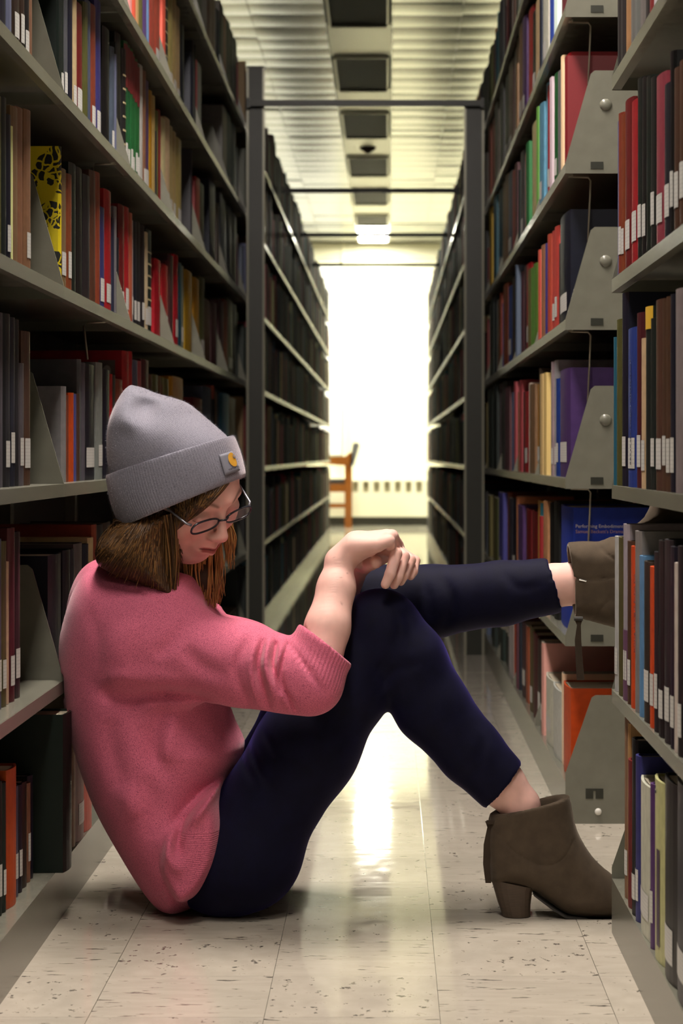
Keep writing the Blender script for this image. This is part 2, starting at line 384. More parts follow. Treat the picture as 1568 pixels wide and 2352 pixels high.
# aisle posts and overhead braces
def post(x0, x1, y, h, label):
    t = tag(obj('aisle_post', None), label, 'post', 'steel posts half way down the aisle'); t.location = ((x0+x1)/2, y, 0); hw = (x1-x0)/2
    MB().box((-hw, 0, 0), (hw, .05, h)).obj('column', STEEL_D, t)
    for s in (-1, 1): MB().box((s*hw-.004, -.004, 0), (s*hw+.004, .0, h)).obj('edge_highlight', mat('post_highlight', (.30, .29, .23), .2, .3), t)  # paler edge strips, the bright edge highlights put into their colour
    MB().box((-hw-.004, -.004, h), (hw+.004, .054, h+.006)).obj('cap', STEEL_D, t)
    return t
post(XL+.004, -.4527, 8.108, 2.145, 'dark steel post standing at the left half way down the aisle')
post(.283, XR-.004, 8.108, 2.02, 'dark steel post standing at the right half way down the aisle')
for k, (y, z) in enumerate(((8.085, 2.012), (10.76, 2.012), (12.93, 2.012), (14.97, 2.012))):
    t = tag(obj('cross_brace', None), 'thin dark steel brace spanning the aisle overhead, %s from the front' % ordn[k], 'brace', 'overhead aisle braces'); t.location = (0, y, z)
    MB().box((XL+.014, -.009, -.011), (XR-.014, .009, .011)).obj('bar', STEEL_D, t)
    for x in (XL+.008, XR-.008): MB().box((x-.006, -.012, -.018), (x+.006, .012, .018)).obj('clamp', STEEL_D, t)
# wire book supports hooked under shelves
WIRE = mat('wire_steel', (.32, .29, .22), .35, .4)
def wire_support(side, y, z, label, d0=.02, hang=.2):
    t = tag(obj('wire_book_support', None), label, 'book support', 'wire book supports under shelves')
    sg = -1 if side == 'L' else 1
    t.location = (XL if side == 'L' else XR, y, z-.0215)
    MB().tube([(sg*d0, 0, 0), (sg*(d0+.035), 0, -.0012), (sg*(d0+.04), 0, -.008), (sg*(d0+.033), 0, -hang)], .0018, 8).obj('rod', WIRE, t, smooth=True)
    MB().box((sg*d0-.004, -.012, 0), (sg*d0+.004, .012, .003)).obj('clip', WIRE, t)
    return t
for side, y, k, d0, hg in (('R', 4.45, 5, .0145, .17), ('R', 4.45, 4, .0145, .17), ('R', 4.45, 3, .0145, .17), ('R', 4.45, 2, .0145, .17), ('L', 4.13, 3, .01, .07), ('L', 4.25, 4, .01, .03)):
    wire_support(side, y, ZS[k], 'thin bent wire book support under the %s shelf up, %s' % (ordn[k], 'right side, by the end plate' if side == 'R' else 'left side, in the second bay'), d0, hg)
# ================================================================== books
PAL = {  # name: sRGB
 'navy': (22, 26, 44), 'dark green': (18, 34, 28), 'black': (14, 14, 16), 'charcoal': (36, 36, 38), 'grey': (98, 98, 100), 'pale grey': (150, 148, 146),
 'brown': (92, 60, 42), 'dark brown': (58, 42, 32), 'tan': (150, 112, 80), 'rust': (150, 70, 45), 'cream': (226, 208, 160), 'white': (226, 222, 212),
 'red': (190, 30, 42), 'dark red': (120, 24, 28), 'maroon': (86, 28, 34), 'rose': (170, 70, 80), 'coral': (215, 90, 75), 'orange': (225, 84, 28),
 'amber': (205, 150, 60), 'yellow': (205, 185, 20), 'ochre': (196, 150, 30), 'olive': (96, 92, 48), 'green': (40, 110, 60), 'light green': (110, 165, 70), 'teal': (24, 88, 105),
 'blue': (40, 70, 160), 'bright blue': (36, 66, 175), 'light blue': (110, 165, 205), 'indigo': (62, 60, 130), 'purple': (92, 62, 120), 'lilac': (190, 175, 190), 'plum': (84, 50, 56),
 'grey-blue': (84, 92, 120), 'pink': (215, 150, 150), 'peach': (205, 140, 100), 'sand': (200, 168, 110)}
BOOKM = mat('book_cloth', (.5, .5, .5), .42, objcol=True, var=.12, vscale=60, bump=.06, bscale=900, spec=.3)
PAGES = mat('book_pages', (.50, .44, .33), .8, var=.12, vscale=200, stretch=(1, 8, .05))
LABEL = mat('call_number_label', (.66, .65, .62), .55)
nt = LABEL.node_tree; N = nt.nodes; L = nt.links
tc = N.new('ShaderNodeTexCoord'); wv = N.new('ShaderNodeTexWave'); wv.bands_direction = 'Z'; wv.inputs['Scale'].default_value = 60; wv.inputs['Distortion'].default_value = .6; wv.inputs['Detail Scale'].default_value = 6
L.new(tc.outputs['Object'], wv.inputs['Vector']); rp = N.new('ShaderNodeMapRange'); rp.inputs[1].default_value = .72; rp.inputs[2].default_value = .9; rp.inputs[3].default_value = 0; rp.inputs[4].default_value = .22; L.new(wv.outputs['Fac'], rp.inputs[0])
mx = N.new('ShaderNodeMix'); mx.data_type = 'RGBA'; mx.inputs[6].default_value = (.52, .51, .48, 1); mx.inputs[7].default_value = (.2, .2, .22, 1); L.new(rp.outputs[0], mx.inputs[0]); L.new(mx.outputs[2], N['Principled BSDF'].inputs['Base Color'])
GOLD = mat('spine_gilt', (.62, .52, .30), .35, .3)
BOOKS = []      # dicts: side, shelf, y0, y1 (near, far), h, depth, col, back (setback), lab
brng = random.Random(21)
LBK = .028                                  # how far the spines on the left stand behind the shelf edge
def yl(x): return F*(-(XL-LBK))/(VX-x)
def yr(x): return F*(XR+.012)/(x-VX)
XRN = .343                                  # the bay in front of the gap stands a little further into the aisle
def yrn(x): return F*(XRN+.002)/(x-VX)
OCC = {}
for s_ in range(6): OCC.setdefault(('R', s_), []).append((4.3, yr(1303)))
def put(side, shelf, y0, y1, h, col, dep=None, back=None, lab=None, style=None):
    for B in (LB+[LB[-1]+BAY] if side == 'L' else RB+RN+[3.40, RB[-1]+BAY]):         # no book straddles an end plate
        if y0 < B+.0025 and y1 > B-.0025:
            if B-y0 < y1-B or y1-B > .02: y0 = B+.003
            else: y1 = B-.003
    if y1-y0 < .004: return
    h = min(h, .283 if shelf else .27)
    BOOKS.append(dict(side=side, shelf=shelf, y0=y0, y1=y1, h=h, col=col, dep=dep or brng.uniform(.135, .19), back=(LBK+brng.uniform(-.002, .002) if side == 'L' and y1 < 8.1 else brng.uniform(.004, .018)) if back is None else back,
                      lab=brng.random() < .42 if lab is None else lab, style=style))
    OCC.setdefault((side, shelf), []).append((y0, y1))
def listing(side, shelf, start, items):
    """items: (x_end px, y_top px, colour[, opts]) read along the shelf from the near end to the far end"""
    x = start; fy_ = yl if side == 'L' else yr
    for it in items:
        xe, yt, c = it[:3]; op = it[3] if len(it) > 3 else {}
        a, b_ = fy_(x), fy_(xe); ym = (a+b_)/2
        if c is not None:
            h = CH+(VY-yt)/F*ym-ZS[shelf] if yt is not None else op.pop('h', brng.uniform(.2, .25))
            n = op.pop('n', 1) if op else 1
            hd = op.pop('dh', 0) if op else 0
            for q in range(n):
                put(side, shelf, a+(b_-a)*q/n, a+(b_-a)*(q+1)/n, max(.1, h-hd*q), c, **op)
        else: OCC.setdefault((side, shelf), []).append((a, b_))
        x = xe
# ---- left side, read from the photograph
listing('L', 4, 0, [(21, None, 'navy'), (31, None, 'grey-blue'), (47, None, 'dark brown', {'lab': True}), (58, None, 'dark brown', {'lab': True}), (70, None, 'black'), (80, None, 'tan'), (136, 0, None),
  (152, -10, 'dark green', {'n': 2}), (160, -5, 'grey'), (170, -5, 'navy'), (180, -5, 'cream', {'style': 'lines'}), (196, 12, 'dark red'), (203, 8, 'olive'), (213, 5, 'grey-blue'), (225, 15, 'rust'), (237, 5, 'indigo', {'lab': True}), (243, 0, None),
  (272, 80, 'black', {'n': 2}), (283, 80, 'black'), (290, 115, 'charcoal', {'style': 'gilt'}), (322, 108, 'green', {'n': 6, 'lab': True, 'style': 'redtop', 'dh': .004}), (330, 152, 'white'), (336, 165, 'tan'), (346, 188, 'purple'), (352, 210, 'ochre'), (358, 222, 'sand'), (361, 302, 'navy'),
  (382, 265, 'cream'), (392, 275, 'cream'), (400, 292, 'sand', {'lab': True}), (408, 305, 'sand', {'lab': True}), (419, 322, 'sand', {'lab': True}), (440, 0, None), (452, 408, 'dark red'), (462, 412, 'red'), (472, 425, 'dark brown'), (486, 0, None), (545, 460, 'navy', {'n': 5})])
listing('L', 5, 281, [(288, None, 'pink'), (296, None, 'rose'), (304, None, 'pink'), (312, None, 'coral'), (320, None, 'sand'), (328, None, 'olive'), (338, None, 'purple'), (345, None, 'light blue'), (372, -20, 'coral', {'n': 2}), (380, -20, 'coral'), (390, -30, 'charcoal', {'style': 'gilt'}), (399, -25, 'sand', {'lab': True}), (408, 0, 'sand', {'lab': True}), (418, 20, 'sand', {'lab': True}), (425, 60, 'navy'), (440, 0, None), (453, 130, 'rose'), (467, 150, 'pale grey', {'lab': True}), (514, 0, None), (523, 250, 'pale grey'), (545, 260, 'teal', {'n': 2})])
listing('L', 6, 440, [(450, -80, 'navy'), (468, -60, 'charcoal', {'lab': True}), (478, -40, 'grey'), (498, -10, 'maroon', {'n': 2}), (515, 5, 'dark brown', {'n': 2}), (523, 40, 'rust'), (545, 45, 'dark green', {'n': 3})])
listing('L', 3, 0, [(8, 222, 'olive'), (20, 225, 'dark green'), (30, 265, 'navy', {'lab': True}), (33, 290, 'cream'), (46, 248, 'tan', {'dep': .2}), (60, 250, 'tan', {'dep': .2}), (72, 255, 'tan', {'lab': True, 'dep': .2}), (138, 0, None),
  (142, 338, 'yellow', {'style': 'roses', 'dep': .2, 'lab': False}), (156, 390, 'tan'), (166, 402, 'rust'), (180, 378, 'dark green'), (196, 388, 'black'), (210, 405, 'charcoal'), (222, 395, 'brown'), (232, 398, 'rust'), (245, 478, 'indigo', {'lab': True}), (260, 440, 'red', {'lab': True}), (262, 500, 'navy'), (276, 545, 'navy'), (288, 473, 'dark red'), (298, 478, 'red', {'lab': True}),
  (303, 490, 'rust'), (309, 507, 'lilac', {'lab': True}), (317, 510, 'navy'), (333, 515, 'charcoal', {'lab': True, 'n': 2}), (341, 535, 'cream'), (353, 530, 'dark green', {'style': 'gilt'}), (361, 0, None),
  (388, 605, 'red', {'n': 2}), (392, 600, 'maroon'), (402, 588, 'plum'), (410, 587, 'red', {'lab': True}), (418, 605, 'teal'), (425, 612, 'pale grey'), (430, 0, None), (461, 633, 'ochre', {'n': 2}), (472, 640, 'olive'), (487, 690, 'brown'), (500, 695, 'plum'), (516, 690, 'plum'), (525, 692, 'rust'), (538, 690, 'olive'), (546, 700, 'black')])
listing('L', 2, 0, [(12, 719, 'grey'), (25, 722, 'charcoal', {'lab': True}), (37, 730, 'navy', {'lab': True}), (46, 735, 'charcoal'), (57, 835, 'grey', {'lab': True}), (76, 763, 'brown', {'lab': True}), (146, 0, None),
  (153, 888, 'pale grey', {'dep': .2}), (163, 908, 'rust', {'dep': .18}), (171, 903, 'orange'), (177, 905, 'indigo'), (186, 905, 'brown'), (191, 826, 'grey', {'dep': .22}), (197, 834, 'grey'), (225, 838, 'navy', {'lab': True}), (238, 834, 'pale grey', {'lab': True}), (257, 850, 'navy'), (263, 860, 'red', {'lab': True}), (268, 862, 'charcoal'), (286, 872, 'rust'),
  (300, 808, 'red', {'style': 'portrait', 'dep': .2, 'lab': False}), (306, 808, 'red'), (319, 828, 'grey-blue'), (328, 830, 'rose'), (345, 828, 'maroon'), (352, 860, 'brown'), (392, 866, 'olive', {'n': 3}), (400, 866, 'ochre'), (425, 868, 'sand'), (446, 0, None), (470, 915, 'dark red'), (490, 890, 'grey-blue'), (512, 905, 'teal'), (530, 905, 'light blue'), (546, 915, 'brown')])
listing('L', 1, 0, [(8, 1238, 'grey-blue', {'lab': True}), (19, 1243, 'olive'), (25, 1290, 'cream'), (38, 1213, 'maroon', {'lab': True}), (52, 1222, 'charcoal', {'lab': True}), (120, 0, None),
  (150, 1273, 'navy'), (165, 1263, 'black'), (178, 1262, 'navy'), (196, 1248, 'grey', {'lab': True}), (206, 1250, 'navy'), (216, 1235, 'cream', {'dep': .2}), (224, 1205, 'rust', {'dep': .22}), (240, 1205, 'charcoal'), (260, 1200, 'dark brown'), (545, 1230, 'dark brown', {'n': 38})])
listing('L', 0, 0, [(7, 1795, 'dark green', {'lab': True}), (14, 1797, 'dark green', {'lab': True}), (35, 1762, 'orange', {'lab': False, 'back': .022}), (45, 1805, 'grey-blue', {'lab': True}), (53, 1802, 'navy', {'lab': True}), (66, 1795, 'dark brown'), (72, 1798, 'tan', {'lab': True}), (80, 1780, 'navy'), (122, 0, None),
  (232, 0, None), (240, 1790, 'navy'), (300, 1780, 'charcoal', {'n': 5}), (545, 1560, 'dark brown', {'n': 36})])
for y0_, y1_, h_, c_, bk, lb in ((3.44, 3.525, .245, 'dark green', -.018, False), (3.62, 3.655, .26, 'cream', .004, False), (3.66, 3.69, .26, 'cream', .002, False), (3.70, 3.80, .235, 'dark red', .0, True), (3.81, 3.90, .2, 'coral', .0, False)):
    put('L', 0, y0_, y1_, h_, c_, back=bk, lab=lb, dep=.2)
# ---- right side, bay nearest the camera (read from its far end towards the camera in the picture, so listed from large x to small)
def rlist(shelf, start, items):
    x = start
    out = []
    for it in items: out.append((x, it)); x = it[0]
    for x0, it in out:                     # here x grows towards the camera
        xe, yt, c = it[:3]; op = dict(it[3]) if len(it) > 3 else {}
        a, b_ = yrn(xe), yrn(x0); ym = (a+b_)/2
        if c is None: OCC.setdefault(('R', shelf), []).append((a, b_)); continue
        h = CH+(VY-yt)/F*ym-ZS[shelf] if yt is not None else brng.uniform(.2, .25)
        n = op.pop('n', 1)
        for q in range(n): put('R', shelf, a+(b_-a)*q/n, a+(b_-a)*(q+1)/n, max(.1, h), c, **{'back': .002, **op})
rlist(4, 1416, [(1423, None, 'black'), (1432, None, 'black'), (1447, None, 'peach'), (1454, None, 'grey'), (1480, None, 'grey', {'n': 2}), (1490, None, 'black'), (1497, None, 'dark red'), (1513, None, 'lilac'), (1568, None, 'charcoal', {'n': 4})])
rlist(3, 1417, [(1424, 262, 'rust', {'lab': True}), (1430, 265, 'rust'), (1445, 232, 'dark red', {'lab': True}), (1460, 234, 'red', {'lab': True}), (1470, 182, 'dark green', {'lab': True}), (1480, 180, 'black', {'lab': True}), (1490, 178, 'dark green'), (1500, 180, 'charcoal', {'lab': True}), (1520, 176, 'rose', {'lab': True}), (1535, 195, 'navy', {'lab': True}), (1543, 120, 'black', {'lab': True}), (1568, 150, 'brown', {'n': 2})])
rlist(2, 1406, [(1411, 775, 'teal', {'lab': True}), (1424, 735, 'olive', {'lab': False}), (1435, 670, 'navy', {'lab': True, 'dep': .2}), (1458, 755, 'blue', {'style': 'beckett', 'lab': True}), (1469, 720, 'maroon', {'lab': True}), (1478, 778, 'cream', {'lab': True}), (1490, 706, 'dark green', {'style': 'yellowtop'}), (1500, 732, 'dark green', {'lab': True}), (1517, 690, 'brown', {'lab': True}), (1535, 685, 'brown', {'lab': True, 'n': 2}), (1545, 677, 'navy', {'lab': True}), (1562, 665, 'pale grey', {'dep': .2}), (1590, 665, 'navy')])
rlist(1, 1407, [(1416, 1232, 'white', {'lab': True}), (1427, 1235, 'olive'), (1437, 1204, 'lilac', {'lab': True, 'style': 'purplefoot'}), (1445, 1243, 'brown'), (1454, 1255, 'orange', {'lab': False}), (1464, 1220, 'pale grey', {'style': 'world', 'dep': .2}), (1473, 1277, 'light blue'), (1488, 1290, 'dark brown', {'lab': True}), (1498, 1302, 'orange', {'lab': True}), (1507, 1268, 'charcoal', {'lab': True}), (1520, 1242, 'black'), (1535, 1240, 'charcoal', {'lab': True}), (1545, 1256, 'navy', {'lab': True}), (1552, 1293, 'white', {'lab': False}), (1562, 1255, 'charcoal', {'lab': True}), (1580, 1282, 'rose')])
rlist(0, 1438, [(1447, 1745, 'dark red'), (1456, 1697, 'black', {'dep': .22}), (1463, 1735, 'indigo', {'lab': True}), (1490, 1797, 'white', {'style': None}), (1496, 1800, 'purple'), (1518, 1790, 'cream', {'style': 'pr', 'dep': .2}), (1545, 1790, 'black'), (1580, 1800, 'navy', {'lab': True}), (1640, 1800, 'charcoal', {'n': 2})])
# ---- right side, bays behind the gap (from the plate at x = 1298 into the distance)
def flist(shelf, items):                    # items (x_end, ytop, colour), x falls with distance
    x = items[0]; fy_ = yr
    for it in items[1:]:
        xe, yt, c = it[:3]; op = dict(it[3]) if len(it) > 3 else {}
        a, b_ = yr(x), yr(xe); ym = (a+b_)/2
        if c is None: OCC.setdefault(('R', shelf), []).append((a, b_)); x = xe; continue
        h = CH+(VY-yt)/F*ym-ZS[shelf] if yt is not None else brng.uniform(.2, .25)
        n = op.pop('n', 1)
        for q in range(n): put('R', shelf, a+(b_-a)*q/n, a+(b_-a)*(q+1)/n, max(.1, h), c, **op)
        x = xe
flist(5, [1304, (1292, None, 'maroon'), (1283, None, 'maroon'), (1276, None, 'white'), (1268, None, 'blue', {'lab': True}), (1264, None, 'indigo'), (1254, None, 'coral'), (1244, None, 'white', {'lab': True}), (1241, None, 'navy'), (1226, None, 'cream'), (1218, None, 'charcoal', {'lab': True}), (1208, 25, 'red'), (1200, 45, 'purple'), (1192, 60, 'tan'), (1184, 80, 'brown'), (1174, 105, 'plum'), (1163, 130, 'maroon'), (1150, 160, 'charcoal', {'n': 2}), (1136, 190, 'dark brown', {'n': 2}), (1122, 260, 'rust', {'n': 3})])
flist(4, [1304, (1300, 132, 'dark red'), (1292, 128, 'red', {'dep': .22, 'lab': True}), (1288, 130, 'cream'), (1283, 165, 'grey'), (1278, 168, 'charcoal', {'lab': True}), (1270, 172, 'green', {'lab': True}), (1266, 180, 'lilac'), (1262, 186, 'sand'), (1257, 188, 'white'), (1252, 198, 'red'), (1248, 190, 'light blue'), (1240, 242, 'light blue'), (1236, 246, 'light green'), (1231, 250, 'navy'), (1218, 285, 'cream'), (1212, 330, 'green'), (1197, 345, 'orange'), (1190, 350, 'grey'), (1183, 375, 'plum'), (1174, 395, 'red'), (1164, 400, 'grey-blue'), (1150, 380, 'tan', {'n': 2}), (1136, 370, 'teal', {'n': 2}), (1122, 300, 'ochre', {'n': 3})])
flist(3, [1304, (1281, 497, 'navy', {'dep': .23, 'lab': True}), (1276, 560, 'charcoal', {'lab': True}), (1262, 527, 'coral', {'n': 2, 'lab': True}), (1256, 540, 'coral'), (1252, 560, 'indigo'), (1244, 565, 'peach'), (1240, 575, 'coral'), (1235, 600, 'white', {'lab': True}), (1220, 612, 'light green', {'n': 2}), (1214, 620, 'olive'), (1205, 608, 'red', {'lab': True}), (1196, 612, 'plum'), (1190, 625, 'plum'), (1182, 640, 'green'), (1175, 640, 'dark brown'), (1166, 660, 'blue'), (1148, 662, 'rust', {'n': 2}), (1140, 690, 'tan'), (1122, 690, 'dark green', {'n': 4})])
flist(2, [1304, (1281, 850, 'purple', {'dep': .2, 'lab': True}), (1275, 870, 'blue', {'lab': True}), (1264, 830, 'lilac', {'n': 2}), (1256, 850, 'cream'), (1246, 858, 'sand', {'n': 2}), (1242, 868, 'navy'), (1228, 882, 'amber', {'lab': True}), (1217, 884, 'tan', {'style': 'lines'}), (1211, 880, 'white'), (1203, 900, 'red', {'lab': True}), (1196, 900, 'maroon'), (1185, 875, 'rose', {'n': 2, 'lab': True}), (1178, 890, 'navy', {'lab': True}), (1169, 902, 'light blue'), (1160, 890, 'plum', {'n': 2}), (1144, 880, 'grey', {'n': 2}), (1122, 890, 'dark green', {'n': 4})])
flist(1, [1304, (1277, 1162, 'bright blue', {'dep': .17, 'style': 'drama', 'lab': False}), (1268, 1152, 'charcoal', {'lab': True}), (1258, 1155, 'black'), (1246, 1150, 'peach', {'n': 2}), (1238, 1170, 'olive'), (1228, 1150, 'amber'), (1208, 1172, 'dark red', {'n': 2}), (1200, 1180, 'grey-blue'), (1190, 1160, 'purple'), (1183, 1140, 'peach'), (1168, 1145, 'navy', {'n': 2}), (1158, 1130, 'rust'), (1146, 1130, 'indigo', {'n': 2}), (1122, 1140, 'olive', {'n': 4})])
flist(0, [1306, (1291, 1572, 'orange', {'dep': .2, 'lab': False}), (1286, 1545, 'cream'), (1252, 1566, 'white', {'n': 2}), (1248, 1475, 'pink'), (1240, 1480, 'charcoal'), (1232, 1470, 'dark brown'), (1224, 1455, 'maroon'), (1216, 1440, 'olive', {'lab': True}), (1206, 1440, 'rust', {'n': 2}), (1197, 1430, 'plum'), (1178, 1427, 'orange', {'lab': False}), (1170, 1430, 'pale grey', {'n': 2}), (1122, 1430, 'dark green', {'n': 8})])
# ---- everything not read off the picture: fill the shelves
DIM = ['navy', 'dark green', 'black', 'charcoal', 'brown', 'dark brown', 'maroon', 'dark red', 'plum', 'olive', 'tan', 'grey', 'rust', 'grey-blue', 'dark brown', 'black', 'charcoal', 'navy', 'dark green', 'cream', 'teal', 'rose']
def fill(side, y0, y1, far=False):
    for s in range(0, 7):
        occ = OCC.get((side, s), []); y = y0+.006; end = y1-.006-(0 if far else brng.choice([0, .03, .1]))
        col = brng.choice(DIM); hh = .23
        while y < end:
            th = brng.uniform(.018, .05) if not far else brng.uniform(.03, .065)
            blk = [b for a, b in occ if a-th < y < b]
            if blk: y = max(blk)+.0005; continue
            if brng.random() < .6: col = brng.choice(DIM); hh = brng.uniform(.19, .265)
            put(side, s, y, min(y+th-.0006, end), hh+brng.uniform(-.01, .01), col, style='far' if far else None); y += th
for y in LB: fill('L', y, y+BAY)
for y in RB: fill('R', y, y+BAY)
for y in RN: fill('R', y, y+BAY)
for y in FL: fill('L', y, y+BAY, True); fill('R', y, y+BAY, True)
# ---- which 300 show largest: spine height x projected spine width, inside the frame
def px_of(x, y, z): return VX+x/y*F, VY-(z-CH)/y*F
def shown(b):
    x = XL if b['side'] == 'L' else XRN if b['y1'] < 3.45 else XR; z0 = ZS[b['shelf']]
    xa, _ = px_of(x, b['y0'], z0); xb, _ = px_of(x, b['y1'], z0); ym = (b['y0']+b['y1'])/2
    _, t = px_of(x, ym, z0+b['h']); _, bo = px_of(x, ym, z0)
    wpx = max(0, min(1568, max(xa, xb))-max(0, min(xa, xb))); hpx = max(0, min(2352, bo)-max(0, t))
    if b['style'] == 'far': wpx *= .3
    return wpx*hpx
for b in BOOKS: b['a'] = shown(b)+(1e6 if b['style'] in ('roses', 'portrait', 'drama', 'world', 'pr', 'redtop') else 0)
BOOKS = [b for b in BOOKS if b['a'] > 0 or b['y0'] > 2.9]
BOOKS.sort(key=lambda b: -b['a'])
TOPB = BOOKS[:300]; REST = BOOKS[300:]
# ordinal inside the bay, counted from the end that shows
def bay_of(b):
    ym = (b['y0']+b['y1'])/2
    if b['side'] == 'L':
        if ym < 8.15:
            k = int((ym-LB[0])//BAY); return ('L', k), '%s left bay' % ordn[max(0, k)], k == 0
        k = int((ym-FL[0])//BAY); return ('L', 20+k), '%s bay past left post' % ordn[max(0, k)].replace('nearest', 'first'), False
    if ym < 3.42: return ('R', -1), 'near right bay', True
    if ym < 8.15:
        k = int((ym-RB[0])//BAY); return ('R', max(0, k)), '%s bay behind the gap' % ordn[max(0, k)].replace('nearest', 'first'), False
    k = int((ym-FL[0])//BAY); return ('R', 20+k), '%s bay past right post' % ordn[max(0, k)].replace('nearest', 'first'), False
grp = {}
for b in BOOKS: k, ph, cut = bay_of(b); b['ph'] = ph; b['cut'] = cut; grp.setdefault((k, b['shelf']), []).append(b)
SHN = ['bottom', 'second', 'third', 'fourth', 'fifth', 'sixth', 'seventh']
for (k, s), L_ in grp.items():
    sg_ = -1 if L_[0]['cut'] else 1
    L_.sort(key=lambda b: sg_*b['y0'])
    for i, b in enumerate(L_):
        b['label'] = '%s book, %s from the %s end, %s shelf%s, %s' % (b['col'], 'first' if i == 0 else ordn[i], 'far' if b['cut'] else 'near', SHN[s], '' if s == 0 else ' up', b['ph'])
def book_profile(dep, th):
    """outline of the cover seen from above: spine at x = 0 bulging to +x, boards towards -x; y from 0 to th"""
    bul = min(.006, th*.22); t = min(.0026, th*.18); n = 6
    out = [(-bul+bul*math.sin(math.pi*i/n)**.8, th*i/n) for i in range(n+1)]
    inn = [(-bul-t+bul*.8*math.sin(math.pi*i/n), t+(th-2*t)*i/n) for i in range(n+1)]
    return out, inn, t, bul
def cover_mesh(dep, th, h, m):
    out, inn, t, bul = book_profile(dep, th); v = []; f = []; n = len(out)
    ring = [(-dep, 0)]+out+[(-dep, th)]; ri = [(-dep, t)]+inn+[(-dep, th-t)]
    for z in (0, h):
        v += [(x, y, z) for x, y in ring]; v += [(x, y, z) for x, y in ri]
    k = len(ring)
    for i in range(k-1):
        f.append((i, i+1, 2*k+i+1, 2*k+i)); f.append((k+i+1, k+i, 3*k+i, 3*k+i+1))
        f.append((i+1, i, k+i, k+i+1)); f.append((2*k+i, 2*k+i+1, 3*k+i+1, 3*k+i))
    f.append((0, 2*k, 3*k, k)); f.append((k-1, 2*k-1, 4*k-1, 3*k-1))
    me = newmesh('book', v, f, m)
    return me
def text_mesh(txt, size, m, align='LEFT'):
    c = bpy.data.curves.new('lettering', 'FONT'); c.body = txt; c.size = size; c.extrude = .0002; c.align_x = align; c.resolution_u = 2
    o = bpy.data.objects.new('lettering', c); COL.objects.link(o)
    me = bpy.data.meshes.new_from_object(o.evaluated_get(bpy.context.evaluated_depsgraph_get()))
    me.materials.clear(); me.materials.append(m); bpy.data.objects.remove(o); bpy.data.curves.remove(c); return me
ROSES = None
def roses_mat():
    m = mat('yellow_rose_cover', srgb(205, 185, 15), .45)
    nt = m.node_tree; N = nt.nodes; L = nt.links
    tc = N.new('ShaderNodeTexCoord'); no = N.new('ShaderNodeTexNoise'); no.inputs['Scale'].default_value = 30; L.new(tc.outputs['Object'], no.inputs['Vector'])
    sc_ = N.new('ShaderNodeVectorMath'); sc_.operation = 'SCALE'; sc_.inputs['Scale'].default_value = .03; L.new(no.outputs['Color'], sc_.inputs[0])
    ad = N.new('ShaderNodeVectorMath'); ad.operation = 'ADD'; L.new(tc.outputs['Object'], ad.inputs[0]); L.new(sc_.outputs[0], ad.inputs[1])
    vo = N.new('ShaderNodeTexVoronoi'); vo.feature = 'DISTANCE_TO_EDGE'; vo.inputs['Scale'].default_value = 70; L.new(ad.outputs[0], vo.inputs['Vector'])
    lt = N.new('ShaderNodeMath'); lt.operation = 'GREATER_THAN'; lt.inputs[1].default_value = .10; L.new(vo.outputs['Distance'], lt.inputs[0])
    n2 = N.new('ShaderNodeTexNoise'); n2.inputs['Scale'].default_value = 17; n2.inputs['Detail'].default_value = 1; L.new(tc.outputs['Object'], n2.inputs['Vector'])
    gt = N.new('ShaderNodeMath'); gt.operation = 'GREATER_THAN'; gt.inputs[1].default_value = .46; L.new(n2.outputs[0], gt.inputs[0])
    mu = N.new('ShaderNodeMath'); mu.operation = 'MULTIPLY'; L.new(gt.outputs[0], mu.inputs[0]); L.new(lt.outputs[0], mu.inputs[1])
    mx = N.new('ShaderNodeMix'); mx.data_type = 'RGBA'; mx.inputs[6].default_value = (*srgb(205, 185, 15), 1); mx.inputs[7].default_value = (.012, .012, .01, 1)
    L.new(mu.outputs[0], mx.inputs[0]); L.new(mx.outputs[2], N['Principled BSDF'].inputs['Base Color']); return m
INK = mat('print_ink_dark', (.02, .02, .04), .5); INKW = mat('print_ink_pale', (.62, .56, .56), .5); INKR = mat('print_ink_pale_red', (.40, .22, .22), .5)
jit = random.Random(8)
